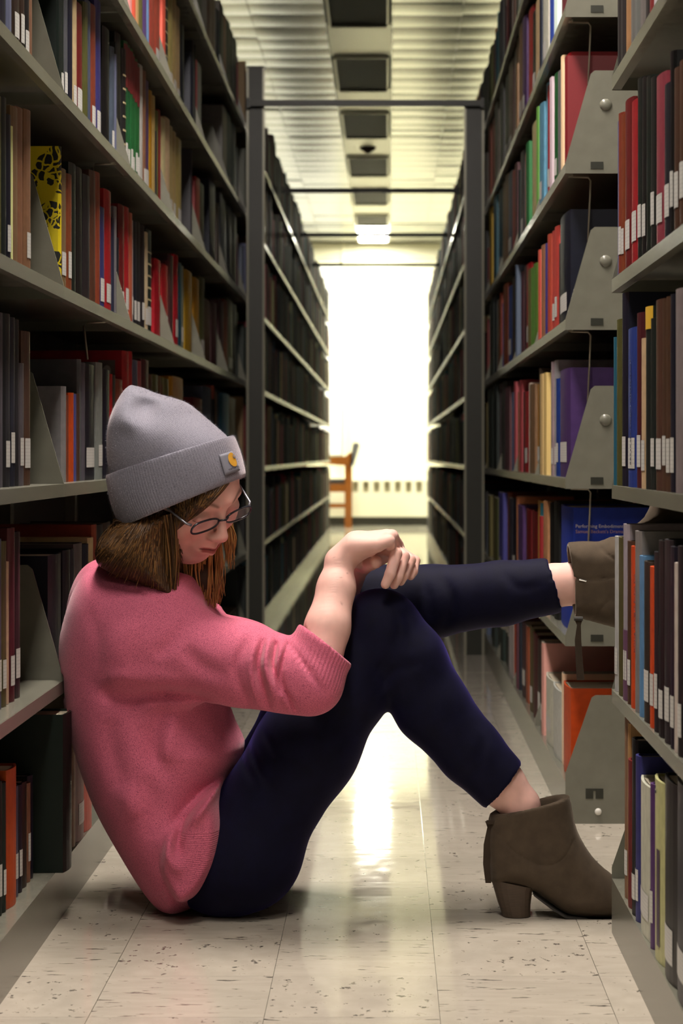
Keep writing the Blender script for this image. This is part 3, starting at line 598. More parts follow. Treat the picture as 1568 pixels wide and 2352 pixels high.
for b in TOPB:
    R = b['side'] == 'R'; th = b['y1']-b['y0']-.0004; h = b['h']; dep = min(b['dep'], DEP-b['back']-.004); st = b['style']
    base = [.58*c*(1+jit.uniform(-.12, .12)) for c in srgb(*PAL[b['col']])]
    m = roses_mat() if st == 'roses' else BOOKM
    o = obj('book', cover_mesh(dep, th, h, m))
    o.color = (*base, 1)
    tag(o, b['label'], 'book', 'library books on the shelves')
    if not R: o.location = (XL-b['back'], b['y0']+.0002, ZS[b['shelf']]+.0004)
    else: o.location = ((XRN if b['y1'] < 3.45 else XR)+b['back'], b['y1']-.0002, ZS[b['shelf']]+.0004); o.rotation_euler = (0, 0, math.pi)
    out, inn, t, bul = book_profile(dep, th)
    MB().box((-dep+.004, t+.0001, .003), (-bul-t-.0008, th-t-.0001, h-.0035)).obj('pages', PAGES, o)
    z0 = .022+jit.uniform(0, .012)
    def band(za, zb, mm, nm, pad=.0006, y0=0.04, y1=.96):
        n = 6; vv = []; ff = []
        for i in range(n+1):
            tt = y0+(y1-y0)*i/n; x = -bul+bul*math.sin(math.pi*tt)**.8+pad
            vv += [(x, th*tt, za), (x, th*tt, zb)]
        for i in range(n): ff.append((2*i, 2*i+2, 2*i+3, 2*i+1))
        return obj(nm, newmesh(nm, vv, ff, mm), o)
    if b['lab'] and th > .006: band(z0, z0+.035+jit.uniform(0, .01), LABEL, 'spine_label', y0=.18, y1=.82)
    if st == 'gilt':
        for q in range(7): band(h*.12+q*h*.11, h*.12+q*h*.11+.004, GOLD, 'gilt_band', y0=.1, y1=.9)
    if st == 'redtop': band(h*.66, h-.006, mat('red_cloth', srgb(110, 34, 36), .5), 'title_panel', y0=.0, y1=1)
    if st == 'yellowtop': band(h-.03, h, mat('yellow_cloth', srgb(214, 170, 50), .5), 'title_panel', y0=0, y1=1)
    if st == 'purplefoot': band(.0, h*.40, mat('purple_cloth', srgb(92, 58, 84), .5), 'spine_panel', y0=0, y1=1)
    if st == 'beckett':
        te = obj('lettering', text_mesh('SAMUEL BECKETT AND THE IDEA OF GOD', .0078, INK), o); te.matrix_local = Matrix.Translation((.0012, th*.60, h-.045)) @ Matrix(((0,0,1,0),(0,1,0,0),(-1,0,0,0),(0,0,0,1)))
    if st == 'world':
        te = obj('lettering', text_mesh('The World of Samuel Beckett', .009, INK), o); te.matrix_local = Matrix.Translation((.0012, th*.4, h-.06)) @ Matrix(((0,0,1,0),(0,1,0,0),(-1,0,0,0),(0,0,0,1)))
    if st == 'pr':
        te = obj('lettering', text_mesh('PR\n6003', .006, INK, 'CENTER'), o); te.matrix_local = Matrix.Translation((.0012, th*.5, h-.012)) @ Matrix(((0,0,1,0),(1,0,0,0),(0,1,0,0),(0,0,0,1)))
        band(.02, h*.62, mat('purple_strip', srgb(60, 40, 62), .5), 'spine_strip', y0=.55, y1=.75)
    if st == 'drama':
        # lettering on the board that faces the camera (after the half turn the near board is at local y = th)
        for q, (tx, mm) in enumerate((('Performing Embodiment in', INKW), ("Samuel Beckett's Drama", INKR))):
            te = obj('lettering', text_mesh(tx, .0098, mm), o); te.matrix_local = Matrix.Translation((-.010, th+.0006, h-.041-q*.0108)) @ Matrix(((-1,0,0,0),(0,0,1,0),(0,1,0,0),(0,0,0,1)))
    if st == 'portrait':
        te = obj('lettering', text_mesh('MARY', .026, INKW, 'RIGHT'), o); te.matrix_local = Matrix.Translation((-.068, -.0006, h-.042)) @ Matrix(((1,0,0,0),(0,0,-1,0),(0,1,0,0),(0,0,0,1)))
        q = MB().box((-.055, -.0005, h-.075), (-.02, 0, h-.02)).obj('cover_picture', mat('cover_photo', (.09, .07, .06), .5), o)
        rr = [[(-.037+rx*math.cos(a), -.0009, h-.043+rz*math.sin(a)) for a in [2*math.pi*k/14 for k in range(14)]] for rx, rz in ((.0085, .0125), (.0001, .0001))]
        MB().rings(rr, False, False).obj('cover_picture_face', mat('cover_photo_face', (.30, .27, .24), .5), q)
# ---- the rest as one mass of books
vv = []; ff = []; cc = []
for b in REST:
    R = b['side'] == 'R'; sg = 1 if R else -1; x0 = ((XRN if b['y1'] < 3.45 else XR) if R else XL)+sg*b['back']; dep = min(b['dep'], .2); x1 = x0+sg*dep
    y0, y1 = b['y0'], b['y1']; z0 = ZS[b['shelf']]; z1 = z0+b['h']; n = len(vv); ym = (y0+y1)/2; e = sg*.003
    # cover with a slightly rounded spine
    pr = [(x1, y0), (x0+e, y0), (x0, y0+(y1-y0)*.3), (x0, y0+(y1-y0)*.7), (x0+e, y1), (x1, y1)]
    vv += [(x, y, z0) for x, y in pr]+[(x, y, z1) for x, y in pr]
    ff += [tuple(n+i+k for k in ((0, 1, 7, 6) if not R else (1, 0, 6, 7))) for i in range(5)]
    ff.append(tuple(n+6+i for i in (range(6) if not R else reversed(range(6)))))
    base = [c*(1+jit.uniform(-.15, .15)) for c in srgb(*PAL[b['col']])]
    cc += [(*base, 1)]*5+[(.25, .22, .17, 1)]
me = newmesh('shelved_books', vv, ff, mat('far_book_cloth', (.3, .3, .3), .5, attr='bookcol'))
at = me.color_attributes.new('bookcol', 'FLOAT_COLOR', 'CORNER')
ca = []
for p, c in zip(me.polygons, cc): ca += list(c)*p.loop_total
at.data.foreach_set('color', ca)
ro = obj('shelved_books', me); tag(ro, 'rows of mostly dark books filling the farther and upper library shelves', 'books', kind='stuff')
# ================================================================== the seated reader
# ---- a small distance-field modeller: shapes are blended on a grid and skinned with surface nets
def axis_pts(lo, hi, coarse, fine=()):
    out = [lo]; x = lo
    while x < hi:
        s = coarse
        for a, b, f in fine:
            d = max(a-x, x-b, 0)
            s = min(s, f+d*.35)
        x += s; out.append(x)
    return np.array(out, np.float32)
class Field:
    def __init__(s, xs, ys, zs): s.x, s.y, s.z = xs, ys, zs; s.f = np.full((len(xs), len(ys), len(zs)), .25, np.float32)
    def win(s, lo, hi):
        r = []
        for a, l, h in ((s.x, lo[0], hi[0]), (s.y, lo[1], hi[1]), (s.z, lo[2], hi[2])):
            i = max(0, int(np.searchsorted(a, l))-1); j = min(len(a), int(np.searchsorted(a, h))+2); r.append(slice(i, max(j, i+1)))
        return tuple(r)
    def pts(s, sl): return s.x[sl[0]][:, None, None], s.y[sl[1]][None, :, None], s.z[sl[2]][None, None, :]
    def put(s, sl, d, k, op):
        f = s.f[sl]
        if op == 'u':
            if k > 0: h = np.maximum(k-np.abs(f-d), 0)/k; r = np.minimum(f, d)-h*h*k*.25
            else: r = np.minimum(f, d)
        elif op == 's':
            if k > 0: h = np.maximum(k-np.abs(f+d), 0)/k; r = np.maximum(f, -d)+h*h*k*.25
            else: r = np.maximum(f, -d)
        elif op == 'i':
            r = np.maximum(f, d)
        s.f[sl] = r.astype(np.float32)
    def cone(s, a, b, ra, rb=None, k=.012, op='u', sy=1.0):
        rb = ra if rb is None else rb; a = np.array(a, np.float32); b = np.array(b, np.float32)
        m = max(ra, rb)*max(1, sy)+k+.012; lo = np.minimum(a, b)-m; hi = np.maximum(a, b)+m; sl = s.win(lo, hi); X, Y, Z = s.pts(sl)
        yc = a[1]; Y2 = (Y-yc)/sy; ax = b-a; ax = np.array([ax[0], ax[1]/sy, ax[2]], np.float32); L2 = float(ax@ax)+1e-12
        px, py, pz = X-a[0], Y2, Z-a[2]
        t = np.clip((px*ax[0]+py*ax[1]+pz*ax[2])/L2, 0, 1)
        d = np.sqrt((px-t*ax[0])**2+(py-t*ax[1])**2+(pz-t*ax[2])**2)-(ra+(rb-ra)*t)
        s.put(sl, d, k, op); return s
    def chain(s, pts, rs, k=.012, op='u', sy=1.0):
        for i in range(len(pts)-1): s.cone(pts[i], pts[i+1], rs[i], rs[i+1], k, op, sy)
        return s
    def ell(s, c, M, rad, k=.012, op='u'):
        """ellipsoid: rows of M are its axes"""
        m = max(rad)+k+.012; c = np.array(c, np.float32); sl = s.win(c-m, c+m); X, Y, Z = s.pts(sl); X = X-c[0]; Y = Y-c[1]; Z = Z-c[2]
        q = 0; g = 0
        for i in range(3):
            e = X*M[i][0]+Y*M[i][1]+Z*M[i][2]; q = q+(e/rad[i])**2; g = g+(e/rad[i]**2)**2
        n0 = np.sqrt(q); d = n0*(n0-1)/np.maximum(np.sqrt(g), 1e-6)
        d = np.where(n0 < .25, -min(rad)*.7, d)
        s.put(sl, d, k, op); return s
    def poly2d(s, poly, sl):
        """signed distance to a closed polygon in the x-z plane"""
        X = s.x[sl[0]][:, None]; Z = s.z[sl[2]][None, :]; d = np.full((X.shape[0], Z.shape[1]), 9., np.float32); ins = np.zeros_like(d, bool)
        n = len(poly)
        for i in range(n):
            ax, az = poly[i]; bx, bz = poly[(i+1) % n]; ex, ez = bx-ax, bz-az; L2 = ex*ex+ez*ez+1e-12
            t = np.clip(((X-ax)*ex+(Z-az)*ez)/L2, 0, 1); d = np.minimum(d, (X-ax-t*ex)**2+(Z-az-t*ez)**2)
            c = (az <= Z) != (bz <= Z)
            if abs(ez) > 1e-9: ins ^= c & (X < ax+(Z-az)/ez*ex)
        d = np.sqrt(d); return np.where(ins, -d, d)
    def inflate(s, px, yc, W, R, k=.012, op='u', smooth=True, p=2.0, n=5, yo=None):
        """a rounded body whose outline in the plane y = yc is the given outline (photo pixels) and whose half thickness is W"""
        pts = [P(x, y, yo or yc) for x, y in px]; poly = [(q.x, q.z) for q in pts]
        if smooth: poly = catmull(poly, n)
        lo = (min(q[0] for q in poly)-.03, yc-W-.03, min(q[1] for q in poly)-.03); hi = (max(q[0] for q in poly)+.03, yc+W+.03, max(q[1] for q in poly)+.03)
        sl = s.win(lo, hi); d2 = s.poly2d(poly, sl); t = np.clip(-d2/R, 0, 1)
        th = W*(1-(1-t)**p)**(1/p)
        Y = np.abs(s.y[sl[1]]-yc)[None, :, None]
        # a usable distance: outside -> planar distance, inside -> compare against the thickness
        dd = np.where(d2[:, None, :] > 0, np.sqrt(np.maximum(d2, 0)[:, None, :]**2+Y*Y*.3), np.maximum((Y-th[:, None, :])*.75, d2[:, None, :]))
        s.put(sl, dd.astype(np.float32), k, op); return s
    def half(s, p, n, lo, hi):
        """cut away everything on the side n of point p inside the window"""
        sl = s.win(lo, hi); X, Y, Z = s.pts(sl); d = (X-p[0])*n[0]+(Y-p[1])*n[1]+(Z-p[2])*n[2]; s.put(sl, d, 0, 'i'); return s
    def crease(s, px, yc, w_, amp, near=True, taper=True):
        """a fold: moves the near (or far) surface along a line given in photo pixels; amp > 0 digs in, < 0 raises"""
        pts = [P(x, y, yc) for x, y in px]; ln = catmull([(q.x, q.z) for q in pts], 4, closed=False)
        lo = (min(q[0] for q in ln)-4*w_, yc-.3, min(q[1] for q in ln)-4*w_); hi = (max(q[0] for q in ln)+4*w_, yc+.3, max(q[1] for q in ln)+4*w_)
        sl = s.win(lo, hi); X = s.x[sl[0]][:, None]; Z = s.z[sl[2]][None, :]; best = np.full((X.shape[0], Z.shape[1]), 9., np.float32); tt = np.zeros_like(best)
        m = len(ln)-1
        for i in range(m):
            ax, az = ln[i]; bx, bz = ln[i+1]; ex, ez = bx-ax, bz-az; t = np.clip(((X-ax)*ex+(Z-az)*ez)/(ex*ex+ez*ez+1e-12), 0, 1)
            d = (X-ax-t*ex)**2+(Z-az-t*ez)**2; u = d < best; best = np.where(u, d, best); tt = np.where(u, (i+t)/m, tt)
        wgt = np.exp(-best/(w_*w_))*amp
        if taper: wgt = wgt*np.sin(np.pi*np.clip(tt*.96+.02, 0, 1))**.6
        Y = s.y[sl[1]][None, :, None]; side = (Y < yc+.02) if near else (Y > yc)
        s.f[sl] = (s.f[sl]+wgt[:, None, :]*side).astype(np.float32); return s
    def skin(s, smooth=2):
        f = s.f; sg = f < 0; n = sg.shape
        c = np.zeros((n[0]-1, n[1]-1, n[2]-1), np.uint8)
        for a in (0, 1):
            for b in (0, 1):
                for d in (0, 1): c += sg[a:n[0]-1+a, b:n[1]-1+b, d:n[2]-1+d]
        act = (c > 0) & (c < 8); I, J, K = np.nonzero(act); idm = np.full(c.shape, -1, np.int32); idm[I, J, K] = np.arange(len(I), dtype=np.int32)
        acc = np.zeros((len(I), 3)); cnt = np.zeros(len(I)); cs = [(a, b, d) for a in (0, 1) for b in (0, 1) for d in (0, 1)]
        val = {q: f[I+q[0], J+q[1], K+q[2]].astype(np.float64) for q in cs}
        for q in cs:
            for ax in range(3):
                if q[ax] == 0:
                    r = tuple(q[i]+(1 if i == ax else 0) for i in range(3)); v0, v1 = val[q], val[r]; m = (v0 < 0) != (v1 < 0)
                    t = np.where(m, v0/np.where(m, v0-v1, 1), 0)
                    off = [np.full(len(I), float(q[i])) for i in range(3)]; off[ax] = t
                    for i in range(3): acc[:, i] += np.where(m, off[i], 0)
                    cnt += m
        acc /= np.maximum(cnt, 1)[:, None]
        V = np.empty((len(I), 3))
        for i, (ix, arr) in enumerate(((I, s.x), (J, s.y), (K, s.z))): V[:, i] = arr[ix]+acc[:, i]*(arr[ix+1]-arr[ix])
        Q = []
        for ax in range(3):
            sh = [slice(None)]*3; a = list(sh); b = list(sh); a[ax] = slice(0, -1); b[ax] = slice(1, None)
            o1, o2 = [i for i in range(3) if i != ax]
            s0, s1 = sg[tuple(a)], sg[tuple(b)]; e = s0 != s1
            cr = np.nonzero(e); ok = (cr[o1] > 0) & (cr[o1] < n[o1]-1) & (cr[o2] > 0) & (cr[o2] < n[o2]-1)
            cr = [q[ok] for q in cr]; ins = s0[cr[0], cr[1], cr[2]]
            def cell(d1, d2):
                q = list(cr); q[o1] = q[o1]-d1; q[o2] = q[o2]-d2; return idm[q[0], q[1], q[2]]
            q = np.stack([cell(1, 1), cell(0, 1), cell(0, 0), cell(1, 0)], 1)
            flip = ins if ax != 1 else ~ins
            q = np.where(flip[:, None], q, q[:, ::-1]); Q.append(q)
        Q = np.concatenate(Q); Q = Q[(Q >= 0).all(1)]
        for _ in range(smooth):
            a = np.concatenate([Q[:, 0], Q[:, 1], Q[:, 2], Q[:, 3]]); b = np.concatenate([Q[:, 1], Q[:, 2], Q[:, 3], Q[:, 0]])
            dg = np.bincount(a, minlength=len(V))+np.bincount(b, minlength=len(V)); W2 = np.empty_like(V)
            for i in range(3): W2[:, i] = np.bincount(a, V[b, i], len(V))+np.bincount(b, V[a, i], len(V))
            V = V*.5+.5*W2/np.maximum(dg, 1)[:, None]
        return V, Q
def catmull(p, n=5, closed=True):
    out = []; m = len(p)
    for i in range(m if closed else m-1):
        if closed: a, b, c, d = p[i-1], p[i], p[(i+1) % m], p[(i+2) % m]
        else: a, b, c, d = p[max(i-1, 0)], p[i], p[i+1], p[min(i+2, m-1)]
        for k in range(n):
            t = k/n; out.append(tuple(.5*(2*b[j]+(c[j]-a[j])*t+(2*a[j]-5*b[j]+4*c[j]-d[j])*t*t+(-a[j]+3*b[j]-3*c[j]+d[j])*t**3) for j in range(len(b))))
    if not closed: out.append(tuple(p[-1]))
    return out
def fast_mesh(name, V, Q, m):
    me = bpy.data.meshes.new(name); me.vertices.add(len(V)); me.vertices.foreach_set('co', V.astype(np.float32).ravel())
    me.loops.add(Q.size); me.loops.foreach_set('vertex_index', Q.astype(np.int32).ravel()); me.polygons.add(len(Q))
    me.polygons.foreach_set('loop_start', np.arange(0, Q.size, 4, dtype=np.int32)); me.polygons.foreach_set('use_smooth', np.ones(len(Q), bool))
    me.update(calc_edges=True); me.validate(); me.materials.append(m); return me
def fattr(me, name, val):
    a = me.attributes.new(name, 'FLOAT', 'POINT'); a.data.foreach_set('value', np.asarray(val, np.float32))
def cattr(me, name, rgb):
    a = me.color_attributes.new(name, 'FLOAT_COLOR', 'POINT'); c = np.ones((len(rgb), 4), np.float32); c[:, :3] = rgb; a.data.foreach_set('color', c.ravel())
# ---- head frame: L to her left, FW where the face points, U up along the face
def unit(v): v = np.array(v, float); return v/np.linalg.norm(v)
YAW, PIT, ROL = math.radians(36), math.radians(36), math.radians(17)
L0 = np.array([math.sin(YAW), math.cos(YAW), 0]); F0 = np.array([math.cos(YAW), -math.sin(YAW), 0]); Z0 = np.array([0, 0, 1.])
HF = F0*math.cos(PIT)-Z0*math.sin(PIT); U1 = F0*math.sin(PIT)+Z0*math.cos(PIT)
HL = L0*math.cos(ROL)+U1*math.sin(ROL); HU = U1*math.cos(ROL)-L0*math.sin(ROL)
HM = np.array([HL, HF, HU])
HO = np.array(P(508, 1180, 3.46))-HF*.088          # origin: between the eyes, inside the skull
def H(l, f, u): return HO+HL*l+HF*f+HU*u
YT = 3.60                                            # plane of the spine
NECK0, NECK1 = np.array(P(340, 1355, YT)), H(0, -.045, -.06)
# limb joints (photo pixels + depth)
SHR, ELR, WRR = P(345, 1480, 3.475), P(722, 1573, 3.39), P(780, 1290, 3.475)
HIPR, KNR, ANR = P(510, 1985, 3.52), P(872, 1450, 3.53), P(1195, 1850, 3.53)
HIPL, KNL, ANL = P(550, 1930, 3.71), P(850, 1385, 3.655), P(1325, 1340, 3.56)
SHL, ELL, WRL = P(345, 1450, 3.74), P(690, 1545, 3.66), P(822, 1288, 3.565)
def build_body():
    hx0, hx1 = float(P(380, 0, 3.45).x), float(P(560, 0, 3.45).x); nx0, nx1 = float(P(830, 0, 3.48).x), float(P(965, 0, 3.48).x)
    g_ = Field(axis_pts(-.56, .42, .006, ((hx0, hx1, .0016), (nx0, nx1, .0016))), axis_pts(3.3, 3.84, .006, ((3.40, 3.56, .0017),)),
               axis_pts(-.005, .86, .006, ((float(P(0, 1365, 3.45).z), float(P(0, 1100, 3.45).z), .0016),)))
    # trunk and legs (inside the clothes)
    g_.inflate([(215, 1345), (180, 1420), (165, 1520), (180, 1640), (215, 1770), (270, 1890), (340, 2010), (420, 2060), (480, 2010), (500, 1900), (510, 1760), (500, 1600), (500, 1480), (450, 1420), (380, 1370), (300, 1340)], YT, .135, .10)
    g_.chain([HIPR, P(700, 1722, 3.525), KNR, P(990, 1628, 3.53), P(1150, 1798, 3.53), ANR], [.072, .062, .05, .046, .034, .030], .02)
    g_.chain([ANR, P(1215, 1960, 3.53), P(1380, 2060, 3.53)], [.030, .03, .022], .01)
    g_.chain([HIPL, KNL, P(1080, 1375, 3.62), P(1270, 1345, 3.575), ANL], [.07, .05, .045, .0315, .0325], .02)
    g_.chain([ANL, P(1395, 1335, 3.53), P(1480, 1240, 3.47)], [.034, .032, .02], .01)
    # arms
    g_.chain([SHR, ELR], [.05, .034], .02); g_.chain([ELR, P(752, 1440, 3.425), P(772, 1350, 3.455), WRR], [.034, .034, .0285, .0215], .012)
    g_.chain([SHL, ELL], [.045, .034], .02); g_.chain([ELL, P(762, 1420, 3.615), WRL], [.033, .029, .021], .012)
    # right hand: back of the hand, then fingers folded over the other hand
    mc = [(866, 1252, 3.452), (876, 1240, 3.468), (884, 1233, 3.486), (888, 1232, 3.505)]
    for i, q in enumerate(mc): g_.chain([WRR+Vector((0, (i-1.5)*.007, 0)), P(812+i*2, 1256-i*3, 3.462+i*.011), P(*q)], [.0175, .0150, .0116], .012)
    g_.chain([P(800, 1272, 3.475), P(850, 1252, 3.475)], [.018, .015], .012)
    fr = [[(893, 1243, 3.462), (899, 1262, 3.495)], [(897, 1233, 3.478), (906, 1250, 3.515)], [(900, 1230, 3.495), (912, 1248, 3.53)], [(900, 1230, 3.515), (912, 1250, 3.545)]]
    for a, q in zip(mc, fr): g_.chain([P(*a)]+[P(*z) for z in q], [.0102, .0092, .008], .0035)
    g_.chain([P(800, 1285, 3.50), P(838, 1290, 3.53), P(868, 1285, 3.55)], [.014, .012, .009], .008)
    # left hand below: thumb towards the camera, four fingers hanging over the knee
    ml = [(878, 1258, 3.512), (892, 1252, 3.527), (903, 1254, 3.543), (912, 1264, 3.556)]
    for i, q in enumerate(ml): g_.chain([WRL, P(*q)], [.018, .0115], .012)
    fl = [([(909, 1272, 3.482), (896, 1318, 3.462), (885, 1342, 3.463)], [.0105, .0096, .0086, .0076]),
          ([(927, 1279, 3.502), (913, 1326, 3.481), (905, 1343, 3.481)], [.0104, .0094, .0084, .0073]),
          ([(942, 1286, 3.523), (928, 1320, 3.503), (920, 1336, 3.502)], [.0100, .0088, .0078, .0068]),
          ([(953, 1288, 3.545), (949, 1312, 3.527), (943, 1324, 3.524)], [.0092, .0080, .0072, .0064])]
    for a, (q, r) in zip(ml, fl): g_.chain([P(*a)]+[P(*z) for z in q], r, .003)
    g_.chain([P(838, 1298, 3.545), P(852, 1293, 3.505), P(863, 1291, 3.478)], [.0135, .0112, .0102], .004)
    # head
    g_.chain([NECK0, NECK1], [.056, .050], .03)
    g_.ell(H(0, -.016, .016), HM, (.068, .086, .064), .01)
    g_.ell(H(0, .030, .030), HM, (.058, .056, .040), .02)
    g_.ell(H(0, .020, -.038), HM, (.061, .066, .082), .03)
    g_.ell(H(0, .050, -.098), HM, (.030, .028, .024), .032)              # chin
    for sd in (-1, 1):
        g_.ell(H(sd*.040, .052, -.034), HM, (.026, .025, .028), .024)     # cheek
        g_.ell(H(sd*.048, .016, -.074), HM, (.018, .034, .024), .028)      # jaw
        g_.cone(H(sd*.012, .084, .020), H(sd*.044, .070, .016), .0065, .005, .014)   # brow
        g_.ell(H(sd*.031, .100, -.001), HM, (.0165, .0165, .0115), .014, 's')     # socket
        g_.ell(H(sd*.031, .0735, -.002), HM, (.0150, .0150, .0122), .004)      # lid over the eye
        g_.cone(H(sd*.0185, .0835, -.0075), H(sd*.043, .0795, -.0065), .0022, .0018, .003)   # lower edge of the lowered lid
        g_.cone(H(sd*.0095, .0955, -.0405), H(sd*.0110, .089, -.040), .0068, .0068, .006)   # nostril wing
    g_.cone(H(0, .083, .008), H(0, .104, -.033), .0066, .0080, .011)      # nose
    g_.ell(H(0, .1025, -.0362), HM, (.0092, .0090, .0080), .006)
    g_.ell(H(0, .078, -.066), HM, (.027, .014, .020), .014)               # muzzle
    for sd in (-1, 1):                                                    # lips, corners level with the middle or a touch higher
        g_.cone(H(sd*.020, .0830, -.0648), H(0, .0922, -.0640), .0034, .0050, .004); g_.cone(H(sd*.017, .0840, -.0715), H(0, .0912, -.0755), .0038, .0060, .004)
        g_.cone(H(sd*.0225, .0860, -.0668), H(0, .0950, -.0698), .0014, .0014, .003, 's')
    V, Q = g_.skin(2)
    me = fast_mesh('person', V, Q, SKIN)
    # colour of the skin: lips, cheeks, knuckles, nails, lashes, brows
    col = np.tile(np.array(srgb(228, 182, 170)), (len(V), 1))
    q = (V-HO)@HM.T; l, f, u = np.abs(q[:, 0]), q[:, 1], q[:, 2]
    def mixin(w_, c): col[:] = col*(1-w_[:, None])+np.array(c)*w_[:, None]
    face = (f > .04) & (np.abs(u) < .13) & (l < .09)
    def blob(l0, f0, u0, r): return np.exp(-(((l-l0)/r)**2+((f-f0)/r)**2+((u-u0)/r)**2))
    mixin(.55*blob(.04, .07, -.035, .025)*face, srgb(205, 128, 112))
    mixin(.45*blob(0, .112, -.04, .016)*face, srgb(206, 130, 116))
    lip = np.clip((.0225-l)/.005, 0, 1)*np.clip((.0064-np.abs(u+.0702-.13*l))/.0022, 0, 1)*(f > .080)*face
    mixin(.85*np.clip(lip, 0, 1), srgb(156, 60, 60))
    seam = np.clip((.024-l)/.003, 0, 1)*np.exp(-((u+.0698-.13*l)/.0012)**2)*(f > .079)*face; mixin(.8*seam, srgb(70, 20, 22))
    lash = np.exp(-((u+.0095-.10*np.abs(l-.031)**1.0*.0)/.0016)**2)*np.clip((.0150-np.abs(l-.031))/.002, 0, 1)*(f > .068)*face; mixin(.85*lash, (.012, .008, .006))
    br = np.exp(-((u-.020-.006*np.sin(np.clip((l-.014)/.036, 0, 1)*3.1))/.0032)**2)*np.clip((.020-np.abs(l-.031))/.005, 0, 1)*(f > .055)*face; mixin(.75*br, srgb(96, 62, 42))
    for a, (qq, r) in zip(ml, fl):
        tip = np.array(P(*qq[-1])); mid = np.array(P(*qq[-2])); dr = unit(tip-mid); nl = tip+dr*.001+np.array([-.004, -.004, .001])*0
        # nail lies on the outer (right, upper) side of the last joint
        outn = unit(np.cross(dr, [0, 1, 0])); outn = outn if outn[0] > 0 else -outn
        c = tip+outn*.0065+np.array([0, -.003, 0]); mixin(.8*np.clip(1.6-np.linalg.norm(V-c, axis=1)/.0038, 0, 1), srgb(232, 190, 180))
        kn = np.array(P(*qq[0])); mixin(.3*np.exp(-(np.linalg.norm(V-kn, axis=1)/.012)**2), srgb(205, 130, 115))
    for q_ in ((727, 1447), (797, 1318), (782, 1327), (785, 1385), (765, 1282)):
        c = np.array(P(q_[0], q_[1], 3.425)); dd = np.hypot(V[:, 0]-c[0], V[:, 2]-c[2]); mixin(.55*np.clip(1.4-dd/.0013, 0, 1)*(V[:, 1] < 3.46), srgb(140, 90, 70))
    cattr(me, 'tint', col)
    return me
SKIN = mat('skin', (.7, .5, .4), .55, attr='tint', var=.05, vscale=60, bump=.03, bscale=700, sss=.12, spec=.3)
person = obj('person', build_body())
tag(person, 'person in grey beanie, pink sweater and navy jeans sitting on the floor, knees raised', 'person')
print('body', time.time()-T0)
# ---- clothing
def knit_mat(name, col, dark, rib_attr=True, scale=420, rib_bump=.3, ds=.9, sheen=.25):
    m = mat(name, col, .9, dark=dark, dscale=scale, dlo=.46, dhi=.74, sheen=sheen, sheencol=(1, .85, .88), bump=.25, bscale=900, spec=.2)
    nt = m.node_tree; N = nt.nodes; L = nt.links; b = N['Principled BSDF']
    a = N.new('ShaderNodeAttribute'); a.attribute_name = 'rib'; k = N.new('ShaderNodeAttribute'); k.attribute_name = 'ribmask'
    s = N.new('ShaderNodeMath'); s.operation = 'SINE'; L.new(a.outputs['Fac'], s.inputs[0])
    mu = N.new('ShaderNodeMath'); mu.operation = 'MULTIPLY'; L.new(s.outputs[0], mu.inputs[0]); L.new(k.outputs['Fac'], mu.inputs[1])
    bp = N.new('ShaderNodeBump'); bp.inputs['Strength'].default_value = rib_bump; bp.inputs['Distance'].default_value = .0016; L.new(mu.outputs[0], bp.inputs['Height'])
    old = b.inputs['Normal'].links[0].from_socket; L.new(old, bp.inputs['Normal']); L.new(bp.outputs[0], b.inputs['Normal'])
    return m
PINK = knit_mat('pink_heather_knit', srgb(212, 108, 134), srgb(126, 56, 80), scale=800)
